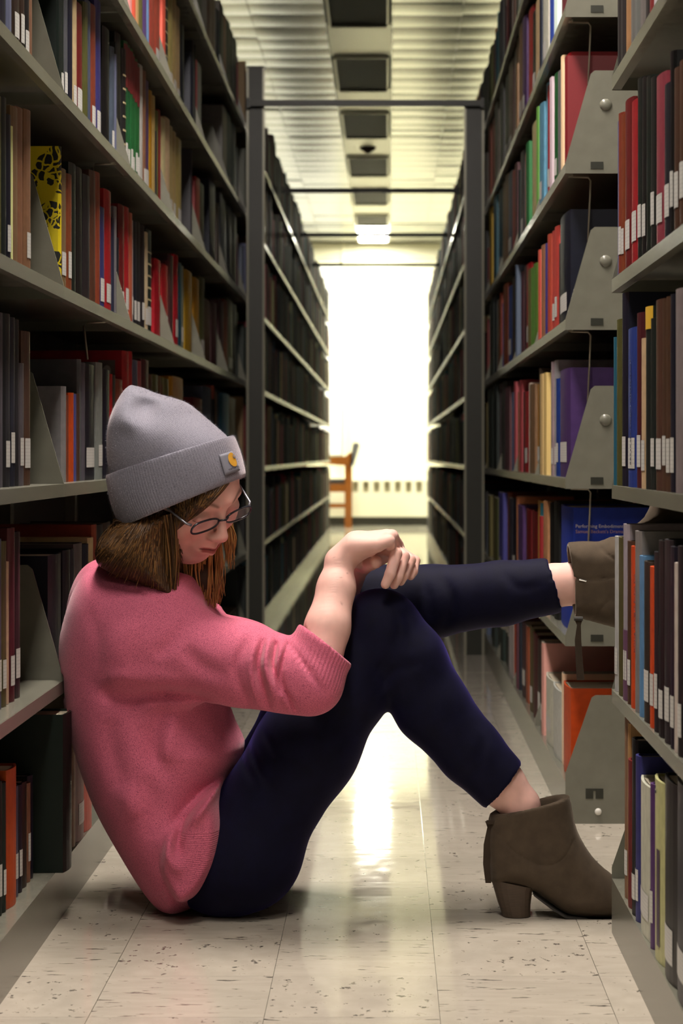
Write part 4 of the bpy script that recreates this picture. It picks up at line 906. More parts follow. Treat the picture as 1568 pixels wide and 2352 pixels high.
def build_sweater():
    g_ = Field(axis_pts(-.56, -.05, .0034), axis_pts(3.32, 3.86, .0044), axis_pts(.0, .66, .0034))
    g_.inflate([(212, 1310), (178, 1352), (152, 1412), (138, 1480), (143, 1560), (158, 1660), (186, 1762), (224, 1860), (284, 1968), (334, 2046), (372, 2086), (405, 2098), (440, 2086), (488, 2034), (514, 1960), (517, 1895), (507, 1845), (535, 1775), (562, 1712), (538, 1650), (524, 1590), (555, 1500), (548, 1440), (500, 1398), (440, 1352), (390, 1335), (330, 1330), (270, 1312)], YT, .168, .115)
    # hem band is full to its edge where it lies over the hip
    g_.inflate([(372, 1900), (350, 1985), (372, 2048), (398, 2086), (430, 2088), (468, 2058), (502, 2000), (516, 1945), (518, 1895), (508, 1848), (506, 1802), (470, 1812), (420, 1850)], YT, .178, .026, k=.016, yo=3.445)
    g_.half((0, 0, .004), (0, 0, -1), (-.56, 3.3, -.01), (-.05, 3.9, .06))
    g_.cone(P(300, 1430, 3.52), P(360, 1460, 3.50), .075, .085, .05)
    g_.chain([SHR, P(560, 1527, 3.425), P(660, 1552, 3.402), P(716, 1570, 3.392)], [.080, .0585, .050, .0455], .035)
    g_.chain([P(716, 1570, 3.392), P(748, 1478, 3.41), P(765, 1440, 3.42)], [.0455, .0470, .048], .014)
    g_.chain([SHL, P(560, 1510, 3.70), ELL], [.075, .055, .044], .035); g_.chain([ELL, P(735, 1470, 3.64)], [.044, .042], .014)
    # shoulder-to-neck fill and collar
    g_.cone(P(265, 1370, 3.60), P(380, 1372, 3.58), .062, .058, .04, sy=1.7)
    g_.inflate([(404, 1328), (420, 1326), (446, 1346), (482, 1376), (506, 1392), (514, 1414), (500, 1440), (440, 1440), (404, 1390)], 3.655, .06, .03, k=.02)
    # cut the cuffs and open them
    for c, a, e, r in ((P(744, 1476, 3.41), ELR, P(752, 1440, 3.425), .0365), (P(735, 1480, 3.64), ELL, P(762, 1420, 3.615), .032)):
        n_ = unit((.617, .12, .787)); lo = np.array(c)-.075; hi = np.array(c)+.09; lo[0] = c[0]-.06
        g_.half(c, n_, (c[0]-.065, c[1]-.09, c[2]-.04), (c[0]+.10, c[1]+.09, c[2]+.12))
    g_.cone(P(738, 1510, 3.405), P(765, 1400, 3.435), .0395, .040, .004, 's')
    # neck opening
    ncen = np.array(P(330, 1345, 3.59)); nd = unit(NECK1-NECK0)
    g_.cone(NECK0-nd*.0, NECK0+nd*.14, .068, .080, .012, 's')
    g_.half((-.5142, 0, 0), (-1, 0, 0), (-.57, 3.3, .345), (-.50, 3.9, .377))         # dented by the shelf edge she leans on
    # folds: upper arm and elbow
    rg = random.Random(3)
    for pts, w_, am in (([(572, 1462), (548, 1530), (574, 1604)], .007, .004), ([(610, 1460), (600, 1530), (622, 1615)], .006, .0075), ([(638, 1465), (634, 1520), (650, 1580)], .0045, .0085), ([(664, 1470), (650, 1550), (684, 1622)], .0045, .008),
                       ([(592, 1462), (582, 1530), (600, 1610)], .006, -.005), ([(622, 1458), (616, 1520), (642, 1600)], .006, -.0075), ([(655, 1468), (642, 1540), (672, 1622)], .005, -.005),
                       ([(660, 1468), (690, 1498), (725, 1545), (755, 1590)], .004, .0032),
                       ([(500, 1598), (440, 1592), (370, 1588), (300, 1600), (230, 1592)], .012, .0055), ([(500, 1620), (420, 1612), (330, 1622)], .012, -.004),
                       ([(430, 1480), (470, 1520), (530, 1540)], .012, .004), ([(360, 1500), (400, 1470), (440, 1420)], .012, .004), ([(250, 1560), (320, 1545), (420, 1560)], .012, -.004),
                       ([(375, 1590), (362, 1680), (352, 1760)], .014, .004), ([(400, 1640), (385, 1750)], .016, -.004), ([(210, 1400), (230, 1460), (225, 1540)], .014, .002), 
                       ([(560, 1715), (500, 1790), (440, 1850), (412, 1910), (408, 1960)], .008, .013), ([(540, 1770), (480, 1830), (440, 1890)], .009, -.007), ([(385, 1900), (392, 1960), (420, 2000)], .011, -.007), ([(330, 1780), (350, 1850), (345, 1930)], .016, .004), ([(280, 1800), (310, 1880)], .018, -.004),
                       ([(220, 1330), (280, 1352), (345, 1372), (400, 1400)], .0035, .0025), ([(330, 1660), (350, 1730), (390, 1790)], .015, .003), ([(250, 1650), (262, 1740), (290, 1830)], .018, .0035)):
        g_.crease(pts, 3.44, w_, am*1.7) if max(p[0] for p in pts) < 572 else g_.crease(pts, 3.43, w_*.95, am*1.6)
    V, Q = g_.skin(1)
    me = fast_mesh('sweater', V, Q, PINK)
    # rib knit: cuff (ribs run along the forearm) and hem (ribs run down the body)
    rib = np.zeros(len(V)); mk = np.zeros(len(V))
    for (a, e) in ((np.array(P(716, 1570, 3.392)), np.array(P(765, 1440, 3.42))), (np.array(ELL), np.array(P(735, 1470, 3.64)))):
        ax = unit(e-a); r = V-a; t = r@ax; rad = r-t[:, None]*ax; u = unit(np.cross(ax, [0, 1, 0])); w2 = np.cross(ax, u)
        n_ = unit((.617, .12, .787)); c = np.array(P(744, 1476, 3.41)) if a[1] < 3.5 else np.array(P(735, 1480, 3.64)); dn = (V-c)@n_
        ins = (np.linalg.norm(rad, axis=1) < .062) & (dn > -.055) & (dn < .01) & (np.abs(V[:, 1]-a[1]) < .08) & (V[:, 0] > a[0]-.05)
        ang = np.arctan2(rad@w2, rad@u); rib = np.where(ins, ang*46, rib); mk = np.where(ins, 1, mk)
    hc = np.array(P(440, 1985, YT)); hx = P(400, 1960, YT).x
    # hem: distance from the hem outline in the picture plane
    hem = [(517, 1870), (516, 1930), (500, 2010), (455, 2072), (405, 2102)]
    hp = catmull([(P(x, y, YT).x, P(x, y, YT).z) for x, y in hem], 8, closed=False)
    best = np.full(len(V), 9.); arc = np.zeros(len(V)); s_ = 0
    for i in range(len(hp)-1):
        ax_, az_ = hp[i]; bx, bz = hp[i+1]; ex, ez = bx-ax_, bz-az_; ln = math.hypot(ex, ez); t = np.clip(((V[:, 0]-ax_)*ex+(V[:, 2]-az_)*ez)/(ln*ln), 0, 1)
        d = np.hypot(V[:, 0]-ax_-t*ex, V[:, 2]-az_-t*ez); m_ = d < best; best = np.where(m_, d, best); arc = np.where(m_, s_+t*ln, arc); s_ += ln
    ins = (best < .062) & (V[:, 2] < P(0, 1850, YT).z)
    rib = np.where(ins, arc/.0034*2*math.pi/1.0, rib); mk = np.where(ins, 1, mk)
    fattr(me, 'rib', rib); fattr(me, 'ribmask', mk)
    return me
sweater = obj('sweater', build_sweater(), person); sweater['label'] = 'pink heathered knit sweater with ribbed cuffs and hem'
# collar band
cb = MB(); n_ = 40; rings = []
nd = unit(NECK1-NECK0); cu = unit(np.cross(nd, [0, 1, 0])); cw = np.cross(nd, cu)
for k in range(n_):
    a = 2*math.pi*k/n_; ca, sa = math.cos(a), math.sin(a)
    ring = []
    for q in range(8):
        b = 2*math.pi*q/8; rr = .074+.0045*math.cos(b); hh = .030+.011*math.sin(b)-.010*ca*0
        ring.append(tuple(NECK0+cu*ca*rr*1.12+cw*sa*rr*1.15+nd*hh))
    rings.append(ring)
rings.append(rings[0]); cb.rings(rings, False, False)
cm = cb.mesh('collar', PINK, True); fattr(cm, 'rib', [0]*len(cm.vertices)); fattr(cm, 'ribmask', [0]*len(cm.vertices)); obj('collar', cm, sweater)
# ---- jeans
DENIM = mat('navy_velvet_denim', (.0030, .0030, .0155), .75, sheen=.42, sheencol=(.11, .08, .46), sheenr=.35, var=.2, vscale=50, bump=.12, bscale=900, spec=.15)
def build_jeans():
    g_ = Field(axis_pts(-.36, .33, .0042), axis_pts(3.40, 3.86, .0048), axis_pts(.0, .62, .0042))
    g_.chain([P(515, 1978, 3.54), P(575, 1966, 3.53)], [.0825, .080], .03)
    g_.chain([P(505, 1978, 3.70), P(575, 1960, 3.70)], [.0835, .080], .03)
    g_.cone(P(490, 1960, 3.58), P(490, 1960, 3.68), .085, .085, .04)
    g_.chain([P(540, 1970, 3.525), P(705, 1716, 3.525), P(800, 1560, 3.528), KNR], [.084, .0775, .0700, .0655], .03)
    g_.chain([KNR, P(932, 1520, 3.53), P(992, 1624, 3.53), P(1080, 1727, 3.53), P(1170, 1820, 3.53)], [.0655, .0640, .0595, .0515, .0460], .012)
    g_.chain([P(545, 1945, 3.705), P(715, 1640, 3.68), KNL], [.082, .072, .0625], .03)
    g_.chain([KNL, P(990, 1382, 3.635), P(1150, 1363, 3.603), P(1300, 1340, 3.573)], [.0625, .0585, .0510, .0445], .014)
    # hems: line across each leg, opened round the ankle
    for c, d, r0, cc in (((1156, 1804), (1200-1112, 1750-1858), .0375, (P(1140, 1790, 3.53), P(1205, 1860, 3.53))), ((1273, 1342), (1290-1257, 1402-1283), .0362, (P(1255, 1345, 3.58), P(1340, 1338, 3.565)))):
        Yc = 3.53 if c[0] < 1200 else 3.578
        nx, nz = (-d[1], -d[0]) if c[0] < 1200 else (d[1], d[0])
        nn = unit((abs(nx), 0, -abs(nz) if c[0] < 1200 else nz)); cp = P(c[0], c[1], Yc)
        g_.half(cp, nn, (cp.x-.08, Yc-.08, cp.z-.09), (cp.x+.12, Yc+.08, cp.z+.09))
        g_.cone(cc[0], cc[1], r0, r0*.97, .003, 's')
    for pts, yc, w_, am in (([(905, 1400), (915, 1440), (905, 1480)], 3.5, .004, .003), ([(925, 1400), (945, 1450)], 3.5, .005, .003), ([(880, 1400), (885, 1450)], 3.5, .004, .0025), ([(860, 1590), (900, 1540), (960, 1520)], 3.5, .008, .006), ([(850, 1560), (890, 1510)], 3.5, .008, .005),
                           ([(560, 1700), (600, 1760), (630, 1800)], 3.5, .004, .0035), ([(600, 1670), (650, 1740)], 3.5, .004, .003), ([(545, 1730), (590, 1790)], 3.5, .004, .003), ([(1110, 1690), (1090, 1760), (1060, 1790)], 3.5, .01, .004), ([(1010, 1320), (1040, 1380), (1020, 1440)], 3.6, .008, .005), ([(980, 1340), (990, 1420)], 3.6, .006, .004), ([(1150, 1310), (1190, 1350), (1240, 1340)], 3.57, .007, .0035)):
        g_.crease(pts, yc, w_, am)
    V, Q = g_.skin(3); return fast_mesh('jeans', V, Q, DENIM)
jeans = obj('jeans', build_jeans(), person); jeans['label'] = 'navy velvety skinny jeans'
# ---- ankle boots
SUEDE = mat('taupe_suede', srgb(77, 66, 54), .9, var=.16, vscale=45, bump=.2, bscale=1200, sheen=.3, sheencol=(.7, .6, .5), spec=.15)
SUEDE_D = mat('taupe_suede_dark', srgb(60, 50, 41), .85, var=.1, vscale=60, bump=.15, bscale=900, spec=.15)
HEELW = mat('stacked_heel', srgb(72, 58, 45), .6, var=.15, vscale=60, stretch=(1, 1, 8))
RUB = mat('boot_sole', (.02, .017, .014), .6)
def boot_r():
    Yb = 3.53
    g_ = Field(axis_pts(.14, .45, .0026), axis_pts(3.46, 3.60, .0028), axis_pts(-.002, .25, .0026))
    g_.inflate([(1140, 1790), (1124, 1868), (1117, 1925), (1121, 1985), (1128, 2026), (1172, 2034), (1222, 2044), (1262, 2072), (1298, 2096), (1345, 2104), (1420, 2105), (1480, 2098), (1498, 2078), (1478, 2052), (1412, 2013), (1366, 1974), (1336, 1930), (1320, 1890), (1308, 1826), (1296, 1770)], Yb, .041, .032, k=0, n=4)
    a, c = P(1126, 1870, Yb), P(1306, 1827, Yb); nn = unit((-(c.z-a.z), 0, c.x-a.x)); g_.half(a, nn, (a.x-.03, Yb-.1, a.z-.02), (c.x+.03, Yb+.1, c.z+.12))
    g_.cone(P(1216, 1800, Yb), P(1212, 1905, Yb), .053, .044, .004, 's', sy=.70)
    g_.crease([(1136, 1905), (1180, 1950), (1240, 1982), (1285, 1972), (1318, 1925)], 3.51, .0016, .0016, taper=False)
    return g_.skin(1)
V, Q = boot_r(); br_ = obj('ankle_boot', fast_mesh('ankle_boot', V, Q, SUEDE), person); br_['label'] = 'taupe suede ankle boot standing on its block heel'
def heel(rows, Yb, m, parent, name='heel'):
    rings = []
    for (x0, y0), (x1, y1), hw in rows:
        ring = []
        for k in range(20):
            t = 2*math.pi*k/20; u = (1-math.cos(t))/2; s_ = math.sin(t); s_ = math.copysign(abs(s_)**.55, s_)
            p = P(x0+(x1-x0)*u, y0+(y1-y0)*u, Yb); ring.append((p.x, Yb+hw*s_, p.z))
        rings.append(ring)
    return MB().rings(rings).obj(name, m, parent, smooth=False)
heel([((1126, 2012), (1226, 2034), .034), ((1129, 2024), (1222, 2046), .033), ((1142, 2070), (1218, 2075), .030), ((1154, 2103), (1217, 2103), .029)], 3.53, HEELW, br_)
heel([((1153, 2100), (1218, 2100), .0295), ((1153, 2104.5), (1218, 2104.5), .0295)], 3.53, RUB, br_, 'heel_tip')
so = [(1222, 2044), (1262, 2073), (1298, 2096), (1345, 2103), (1420, 2103), (1490, 2096), (1490, 2099), (1420, 2107), (1345, 2107), (1296, 2100), (1260, 2077), (1222, 2048)]
MB().prism([(P(x, y, 3.53).x, max(.0005, P(x, y, 3.53).z)) for x, y in so], 3.495, 3.565).obj('sole', RUB, br_)
def strap(pts, Y0, wd, m, name, parent, th=.0012):
    mb = MB(); rs = []
    for (x, y, hw, dy) in pts:
        c = P(x, y, Y0+dy); rs.append([(c.x-hw, c.y-th, c.z), (c.x+hw, c.y-th, c.z), (c.x+hw, c.y+th, c.z), (c.x-hw, c.y+th, c.z)])
    return mb.rings(rs).obj(name, m, parent)
strap([(1124, 1886, .007, 0), (1126, 1900, .005, 0), (1119, 1940, .006, 0), (1117, 1985, .0055, 0), (1121, 2028, .0045, 0)], 3.51, .006, SUEDE_D, 'zip_pull', br_)
MB().box((P(1117, 0, 3.505).x, 3.503, P(0, 1893, 3.505).z), (P(1136, 0, 3.505).x, 3.507, P(0, 1884, 3.505).z)).obj('zip_tab', SUEDE_D, br_)
def boot_l():
    Yb = 3.475
    g_ = Field(axis_pts(.24, .56, .0026), axis_pts(3.37, 3.60, .0028), axis_pts(.40, .72, .0026))
    Ys = 3.52
    # shaft over the ankle, then the foot resting on the tops of the books
    g_.inflate([(1285, 1250), (1303, 1246), (1340, 1242), (1375, 1243), (1410, 1232), (1440, 1250), (1470, 1320), (1472, 1400), (1450, 1448), (1405, 1440), (1360, 1428), (1320, 1418), (1300, 1416)], Ys, .046, .035, k=0, n=4)
    g_.half((0, 0, P(0, 1207, 3.43).z), (0, 0, -1), (float(P(1462, 0, 3.43).x), 3.36, P(0, 1300, 3.43).z), (.56, 3.60, .70))
    g_.inflate([(1450, 1208), (1464, 1201), (1479, 1188), (1490, 1168), (1498, 1145), (1512, 1118), (1560, 1100), (1620, 1110), (1652, 1150), (1658, 1208)], 3.425, .036, .03, k=.0, smooth=False)
    g_.chain([P(1430, 1340, Ys), P(1500, 1335, 3.49), P(1580, 1290, 3.45), P(1610, 1200, 3.43)], [.044, .030, .026, .026], .015)
    a, c = P(1303, 1246, Ys), P(1320, 1417, Ys); nn = unit((-(a.z-c.z), 0, a.x-c.x)); g_.half(a, nn if nn[0] < 0 else -nn, (a.x-.06, Ys-.1, c.z-.03), (a.x+.015, Ys+.1, a.z+.03))
    g_.cone(P(1270, 1336, Ys), P(1370, 1336, Ys), .0565, .045, .004, 's', sy=.72)
    g_.crease([(1312, 1328), (1360, 1330), (1420, 1322)], 3.49, .0018, .002, taper=False); g_.crease([(1368, 1240), (1385, 1265), (1410, 1285)], 3.49, .0018, .0022, taper=False); g_.crease([(1410, 1365), (1380, 1395), (1360, 1425)], 3.49, .0016, .0018, taper=False)
    return g_.skin(1)
V, Q = boot_l(); bl_ = obj('ankle_boot', fast_mesh('ankle_boot', V, Q, SUEDE), person); bl_['label'] = 'taupe suede ankle boot propped up among the books'
zs = P(0, 1207, 3.43).z
MB().prism([(float(P(1452, 0, 3.43).x), 3.385), (float(P(1600, 0, 3.41).x), 3.378), (float(P(1650, 0, 3.41).x), 3.40), (float(P(1640, 0, 3.41).x), 3.445), (float(P(1560, 0, 3.43).x), 3.465), (float(P(1456, 0, 3.46).x), 3.465)], zs-.007, zs, ax='z').obj('sole', RUB, bl_)
heel([((1462, 1395), (1468, 1452), .03), ((1500, 1405), (1504, 1455), .028), ((1545, 1415), (1548, 1455), .026)], 3.52, HEELW, bl_)
strap([(1328, 1424, .006, -.05), (1329, 1436, .003, -.05), (1327, 1470, .005, -.05), (1330, 1520, .0055, -.05), (1333, 1562, .006, -.05)], 3.52, .006, SUEDE_D, 'zip_pull', bl_)
MB().tube([tuple(P(1318, 1421, 3.468)), tuple(P(1338, 1421, 3.468))], .0035, 8).obj('zip_tab', RUB, bl_)
MB().tube([tuple(P(1330, 1331, 3.474)), tuple(P(1346, 1335, 3.474))], .0013, 6).obj('zip_slider', mat('zip_metal', (.7, .7, .68), .25, .9), bl_)
# ---- beanie
WOOL = knit_mat('grey_wool_knit', srgb(132, 130, 142), srgb(98, 96, 108), scale=700, rib_bump=.45, sheen=.5)
def hat_rings(rows, n=48, Yh=3.50, wob=.0, seed=1):
    """rings between two outline points; the head is turned, so the front (right) end of each ring is nearer the camera"""
    rg = random.Random(seed); ph = [rg.uniform(0, 6.28) for _ in range(6)]; out = []
    for (x0, y0), (x1, y1), hw in rows:
        tw = .046*min(1, hw/.09)
        a, b = P(x0, y0, Yh+tw), P(x1, y1, Yh-tw); c = (a+b)/2; e = (b-a)/2; eh = e.normalized(); m_ = (Vector((0, 1, 0))-eh*eh.y).normalized()
        wxz = math.hypot(e.x, e.z); k_ = math.sqrt(max(.2, 1-(hw*math.hypot(m_.x, m_.z)/wxz)**2)); e = e*k_; ring = []
        for k in range(n):
            t = 2*math.pi*k/n; q = 1+wob*(math.sin(3*t+ph[0])+.6*math.sin(5*t+ph[1]+len(out)*.5))
            ring.append(tuple(c-e*math.cos(t)*q+m_*hw*math.sin(t)*q))
        out.append(ring)
    return out
def interp(rows, n):
    flat = [(a[0], a[1], b[0], b[1], h) for a, b, h in rows]; c = catmull(flat, n, closed=False); return [((q[0], q[1]), (q[2], q[3]), max(q[4], .002)) for q in c]
crown = interp([((268, 1120), (530, 1020), .098), ((259, 1085), (515, 1000), .099), ((256, 1030), (490, 978), .098), ((259, 985), (455, 950), .090), ((268, 945), (425, 926), .074), ((279, 917), (398, 914), .054), ((290, 897), (358, 903), .033), ((300, 886), (326, 890), .014), ((306, 885), (314, 887), .003)], 4)
hat = MB().rings(hat_rings(crown, wob=.012, seed=4), False, True).mesh('beanie', WOOL, True)
def hat_ribs(me, mask=1.0):
    v = np.empty(len(me.vertices)*3, np.float32); me.vertices.foreach_get('co', v); v = v.reshape(-1, 3); k = np.arange(len(v)) % 48
    fattr(me, 'rib', k*2*math.pi*3.0); fattr(me, 'ribmask', np.full(len(v), mask))
hat_ribs(hat, .08)
beanie = obj('beanie', hat, person); beanie['label'] = 'grey knit beanie with a folded cuff and square label'
md = beanie.modifiers.new('sub', 'SUBSURF'); md.levels = md.render_levels = 1
# dents near the peak
for v in hat.vertices:
    for (qx, qy, r, am) in ((332, 936, .020, .030), (302, 968, .016, -.008), (392, 932, .022, -.008), (285, 1000, .02, .006)):
        c = P(qx, qy, 3.44); d = math.hypot(v.co.x-c.x, v.co.z-c.z)
        if v.co.y < 3.505: v.co.y += am*math.exp(-(d/r)**2)
brim = [((258, 1092), (524, 1004), .095), ((254, 1091), (530, 1000), .101), ((253, 1098), (536, 1003), .1045), ((257, 1130), (548, 1035), .107), ((266, 1165), (556, 1062), .107), ((281, 1200), (561, 1082), .105), ((287, 1208), (560, 1093), .102), ((292, 1205), (555, 1096), .097), ((290, 1180), (545, 1075), .094)]
bmh = MB().rings(hat_rings(interp(brim, 3), wob=.006, seed=9), False, False).mesh('folded_cuff', WOOL, True); hat_ribs(bmh, .22)
cuff = obj('folded_cuff', bmh, beanie); md = cuff.modifiers.new('sub', 'SUBSURF'); md.levels = md.render_levels = 1
def fuzz(me_list, n, ln, r, m, name, parent, seed=2, keep=None):
    rg = np.random.RandomState(seed); vv = []; qq = []
    for me in me_list:
        tri = [(p.center.copy(), p.normal.copy(), p.area) for p in me.polygons]; ar = np.array([t[2] for t in tri]); pick = rg.choice(len(tri), n, p=ar/ar.sum())
        for i in pick:
            c, nn, _ = tri[i]; sp = math.sqrt(tri[i][2]); t1 = nn.orthogonal().normalized(); t2 = nn.cross(t1)
            c = c+t1*(rg.rand()-.5)*sp+t2*(rg.rand()-.5)*sp; d = (nn+t1*rg.randn()*.6+t2*rg.randn()*.6).normalized(); L_ = ln*(.4+rg.rand()); k = len(vv)
            u = d.orthogonal().normalized(); w2 = d.cross(u); e = c+d*L_+t1*rg.randn()*L_*.35
            vv += [c+u*r, c-u*r*.5+w2*r*.87, c-u*r*.5-w2*r*.87, e]; qq += [(k, k+1, k+3), (k+1, k+2, k+3), (k+2, k, k+3)]
    o = obj(name, newmesh(name, vv, qq, m), parent); o['kind'] = 'stuff'; return o
FZ = mat('wool_fuzz', srgb(150, 148, 160), .9)
fuzz([hat, bmh], 4200, .0030, .00014, FZ, 'wool_fuzz', beanie)
# square woven label on the cuff: grid fitted on the ring surface
from mathutils.bvhtree import BVHTree
_bt = BVHTree.FromPolygons([v.co.copy() for v in bmh.vertices], [tuple(p.vertices) for p in bmh.polygons])
def on_brim(px, py, lift=.0015):
    """point just above the cuff's near surface behind a photo pixel"""
    o_ = Vector((0, 0, CH)); d = (P(px, py, 3.4)-o_).normalized(); h = _bt.ray_cast(o_, d)
    if h[0] is None: h = _bt.find_nearest(P(px, py, 3.43))
    nn = h[1] if h[1].dot(d) < 0 else -h[1]
    return h[0]+nn*lift
def patch(quad, m, name, lift, nu=8, nv=8, mask=None):
    v = []; f = []
    for j in range(nv+1):
        for i in range(nu+1):
            s_, t = i/nu, j/nv; x = (1-s_)*(1-t)*quad[0][0]+s_*(1-t)*quad[1][0]+s_*t*quad[2][0]+(1-s_)*t*quad[3][0]; y = (1-s_)*(1-t)*quad[0][1]+s_*(1-t)*quad[1][1]+s_*t*quad[2][1]+(1-s_)*t*quad[3][1]
            v.append(on_brim(x, y, lift))
    for j in range(nv):
        for i in range(nu): a = j*(nu+1)+i; f.append((a, a+1, a+nu+2, a+nu+1))
    o = obj(name, newmesh(name, v, f, m, True), beanie); md = o.modifiers.new('solid', 'SOLIDIFY'); md.thickness = .0014; md.offset = -1; return o
PATCH = mat('woven_label', srgb(122, 121, 132), .8, bump=.15, bscale=1500)
patch([(501, 1046), (530, 1037), (548, 1081), (515, 1093)], PATCH, 'logo_patch', .0014)
def blob_px(pts, m, name, lift):
    c = (sum(p[0] for p in pts)/len(pts), sum(p[1] for p in pts)/len(pts)); ol = catmull(pts, 4); v = [on_brim(c[0], c[1], lift)]+[on_brim(x, y, lift) for x, y in ol]; n = len(ol)
    return obj(name, newmesh(name, v, [(0, 1+i, 1+(i+1) % n) for i in range(n)], m), beanie)
OR_ = mat('label_orange', srgb(206, 150, 40), .7); 
# the emblem: a solid egg with a curl bitten out of its upper right, and the wordmark under it
blob_px([(524.5, 1041), (520.5, 1046), (520, 1054), (522.5, 1062), (527.5, 1069), (533.5, 1072.5), (538.5, 1071), (539.5, 1065), (537, 1056), (533, 1047), (529, 1042)], OR_, 'emblem', .0036)
blob_px([(530.5, 1045), (529.3, 1048.5), (531, 1052.5), (534.5, 1053.8), (536, 1052.6), (534, 1048), (532, 1045.3)], PATCH, 'emblem_notch', .0040)
blob_px([(531.4, 1046.6), (530.8, 1048.6), (532, 1050.8), (533.4, 1050), (532.8, 1047.6)], OR_, 'emblem_curl', .0044)
tm = text_mesh('carhartt', 1.0, mat('label_ink', (.03, .025, .03), .7)); xs_ = [v.co.x for v in tm.vertices]; wd_ = max(xs_)-min(xs_)
for v in tm.vertices:
    s_, t = (v.co.x-min(xs_))/wd_, v.co.y/.72; lf = .0043+(.0003 if v.co.z > 0 else 0)
    q = on_brim(521.5+s_*22.0+t*(-1.9), 1082-s_*7.6-t*5.2, lf); v.co = q
obj('wordmark', tm, beanie)
# ---- hair: a body of hair plus many strands lying on it
HAIR = mat('brown_hair', srgb(104, 72, 40), .42, attr='haircol', spec=.35)
def build_hair():
    near = [(290, 1190), (262, 1212), (236, 1226), (224, 1250), (222, 1278), (232, 1300), (262, 1318), (300, 1335), (345, 1352), (395, 1378), (428, 1392), (420, 1362), (408, 1325), (400, 1280), (398, 1240), (404, 1208), (420, 1185), (410, 1160), (350, 1160)]
    g_ = Field(axis_pts(-.48, -.22, .0034), axis_pts(3.36, 3.72, .0038), axis_pts(.44, .74, .0034))
    g_.inflate(near, 3.515, .108, .07, k=0, p=2.4)
    far = [(420, 1290), (450, 1275), (500, 1262), (514, 1300), (508, 1345), (490, 1375), (465, 1384), (435, 1368), (418, 1340)]
    g_.inflate(far, 3.575, .028, .03, k=.01)
    V, Q = g_.skin(2); nb = len(V)
    rg = np.random.RandomState(4); vs = [V]; qs = [Q]; cols = [np.tile(np.array(srgb(62, 42, 25)), (nb, 1))]
    poly = catmull(near, 4)
    cnt = nb
    f_, xs, ys, zs = g_.f, g_.x, g_.y, g_.z
    def surf(px, py, y_start):
        """near surface of the hair behind a pixel"""
        p = P(px, py, 3.45); i = int(np.clip(np.searchsorted(xs, p.x), 1, len(xs)-1)); k = int(np.clip(np.searchsorted(zs, p.z), 1, len(zs)-1))
        col = f_[i, :, k]; idx = np.nonzero(col < 0)[0]
        return float(ys[idx[0]]) if len(idx) else None
    def strand(pts, r0, c):
        nonlocal cnt
        n = len(pts); ring = 4; vv = []
        for i, p in enumerate(pts):
            r = r0*(1-.75*(i/(n-1))**3)
            d = pts[min(i+1, n-1)]-pts[max(i-1, 0)]; d = d/ (np.linalg.norm(d)+1e-9); u = np.cross(d, [0, 1, 0]); u /= np.linalg.norm(u)+1e-9; w2 = np.cross(d, u)
            for q in range(ring): a = q*math.pi/2; vv.append(p+u*math.cos(a)*r*1.5+w2*math.sin(a)*r*.8)
        qq = []
        for i in range(n-1):
            for q in range(ring): a = cnt+i*ring+q; b = cnt+i*ring+(q+1) % ring; qq.append((a, b, b+ring, a+ring))
        vs.append(np.array(vv)); qs.append(np.array(qq)); cols.append(np.tile(np.array(c), (len(vv), 1))); cnt += len(vv)
    def hc():
        t = rg.rand(); a = np.array(srgb(58, 38, 22)); b = np.array(srgb(128, 90, 48)); return a+(b-a)*t**1.6
    # near side strands from under the cuff to the ragged lower edge
    low = [(223, 1262), (234, 1302), (290, 1330), (345, 1352), (398, 1378), (427, 1390)]; lowc = catmull(low, 10, closed=False)
    for k in range(1500):
        t = rg.rand(); sx, sy = 290+t*116, 1204-t*42; e = lowc[min(len(lowc)-1, int(t**1.15*len(lowc)))]
        u_ = rg.rand()**.35; ex, ey = sx+(e[0]-sx)*u_+rg.randn()*4, sy+(e[1]-sy)*u_+rg.randn()*5+6*(u_ > .97)
        cx, cy = sx-34*(1-t)**2-6+rg.randn()*5, (sy+ey)/2-6-26*(1-t)**3
        if t > .75: cx = min(cx, 394+rg.randn()*4)
        pts = []; last = None
        for q in range(9):
            s_ = q/8; x = (1-s_)**2*sx+2*s_*(1-s_)*cx+s_*s_*ex; y = (1-s_)**2*sy+2*s_*(1-s_)*cy+s_*s_*ey
            Y = surf(x, y, 0); Y = (last if Y is None else Y-.001-rg.rand()*.002) if (Y is not None or last is not None) else 3.46; last = Y
            pts.append(np.array(P(x, y, Y)))
        strand(pts, .0006+rg.rand()*.0006, hc())
    # far side locks hanging behind the chin, the far light's gold painted into their colour
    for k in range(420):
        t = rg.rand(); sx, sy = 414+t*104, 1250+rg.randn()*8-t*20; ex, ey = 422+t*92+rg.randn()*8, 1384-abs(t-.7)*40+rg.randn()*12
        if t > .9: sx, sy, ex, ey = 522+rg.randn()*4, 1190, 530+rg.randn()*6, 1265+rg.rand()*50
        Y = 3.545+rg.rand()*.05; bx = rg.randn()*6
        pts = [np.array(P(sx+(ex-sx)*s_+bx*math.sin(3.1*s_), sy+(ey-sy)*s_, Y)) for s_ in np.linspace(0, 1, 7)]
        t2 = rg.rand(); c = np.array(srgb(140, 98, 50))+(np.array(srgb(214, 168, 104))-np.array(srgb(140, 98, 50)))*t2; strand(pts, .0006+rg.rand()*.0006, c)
    # side-swept fringe between the cuff and the glasses, lying on the forehead and temple
    bme = person.data; bt = BVHTree.FromPolygons([v.co for v in bme.vertices], [tuple(p.vertices) for p in bme.polygons]); o_ = Vector((0, 0, CH))
    def onface(x, y, lift):
        d = (P(x, y, 3.4)-o_).normalized(); h = bt.ray_cast(o_, d)
        if h[0] is None: h = bt.find_nearest(P(x, y, 3.46))
        return np.array(h[0]-d*lift)
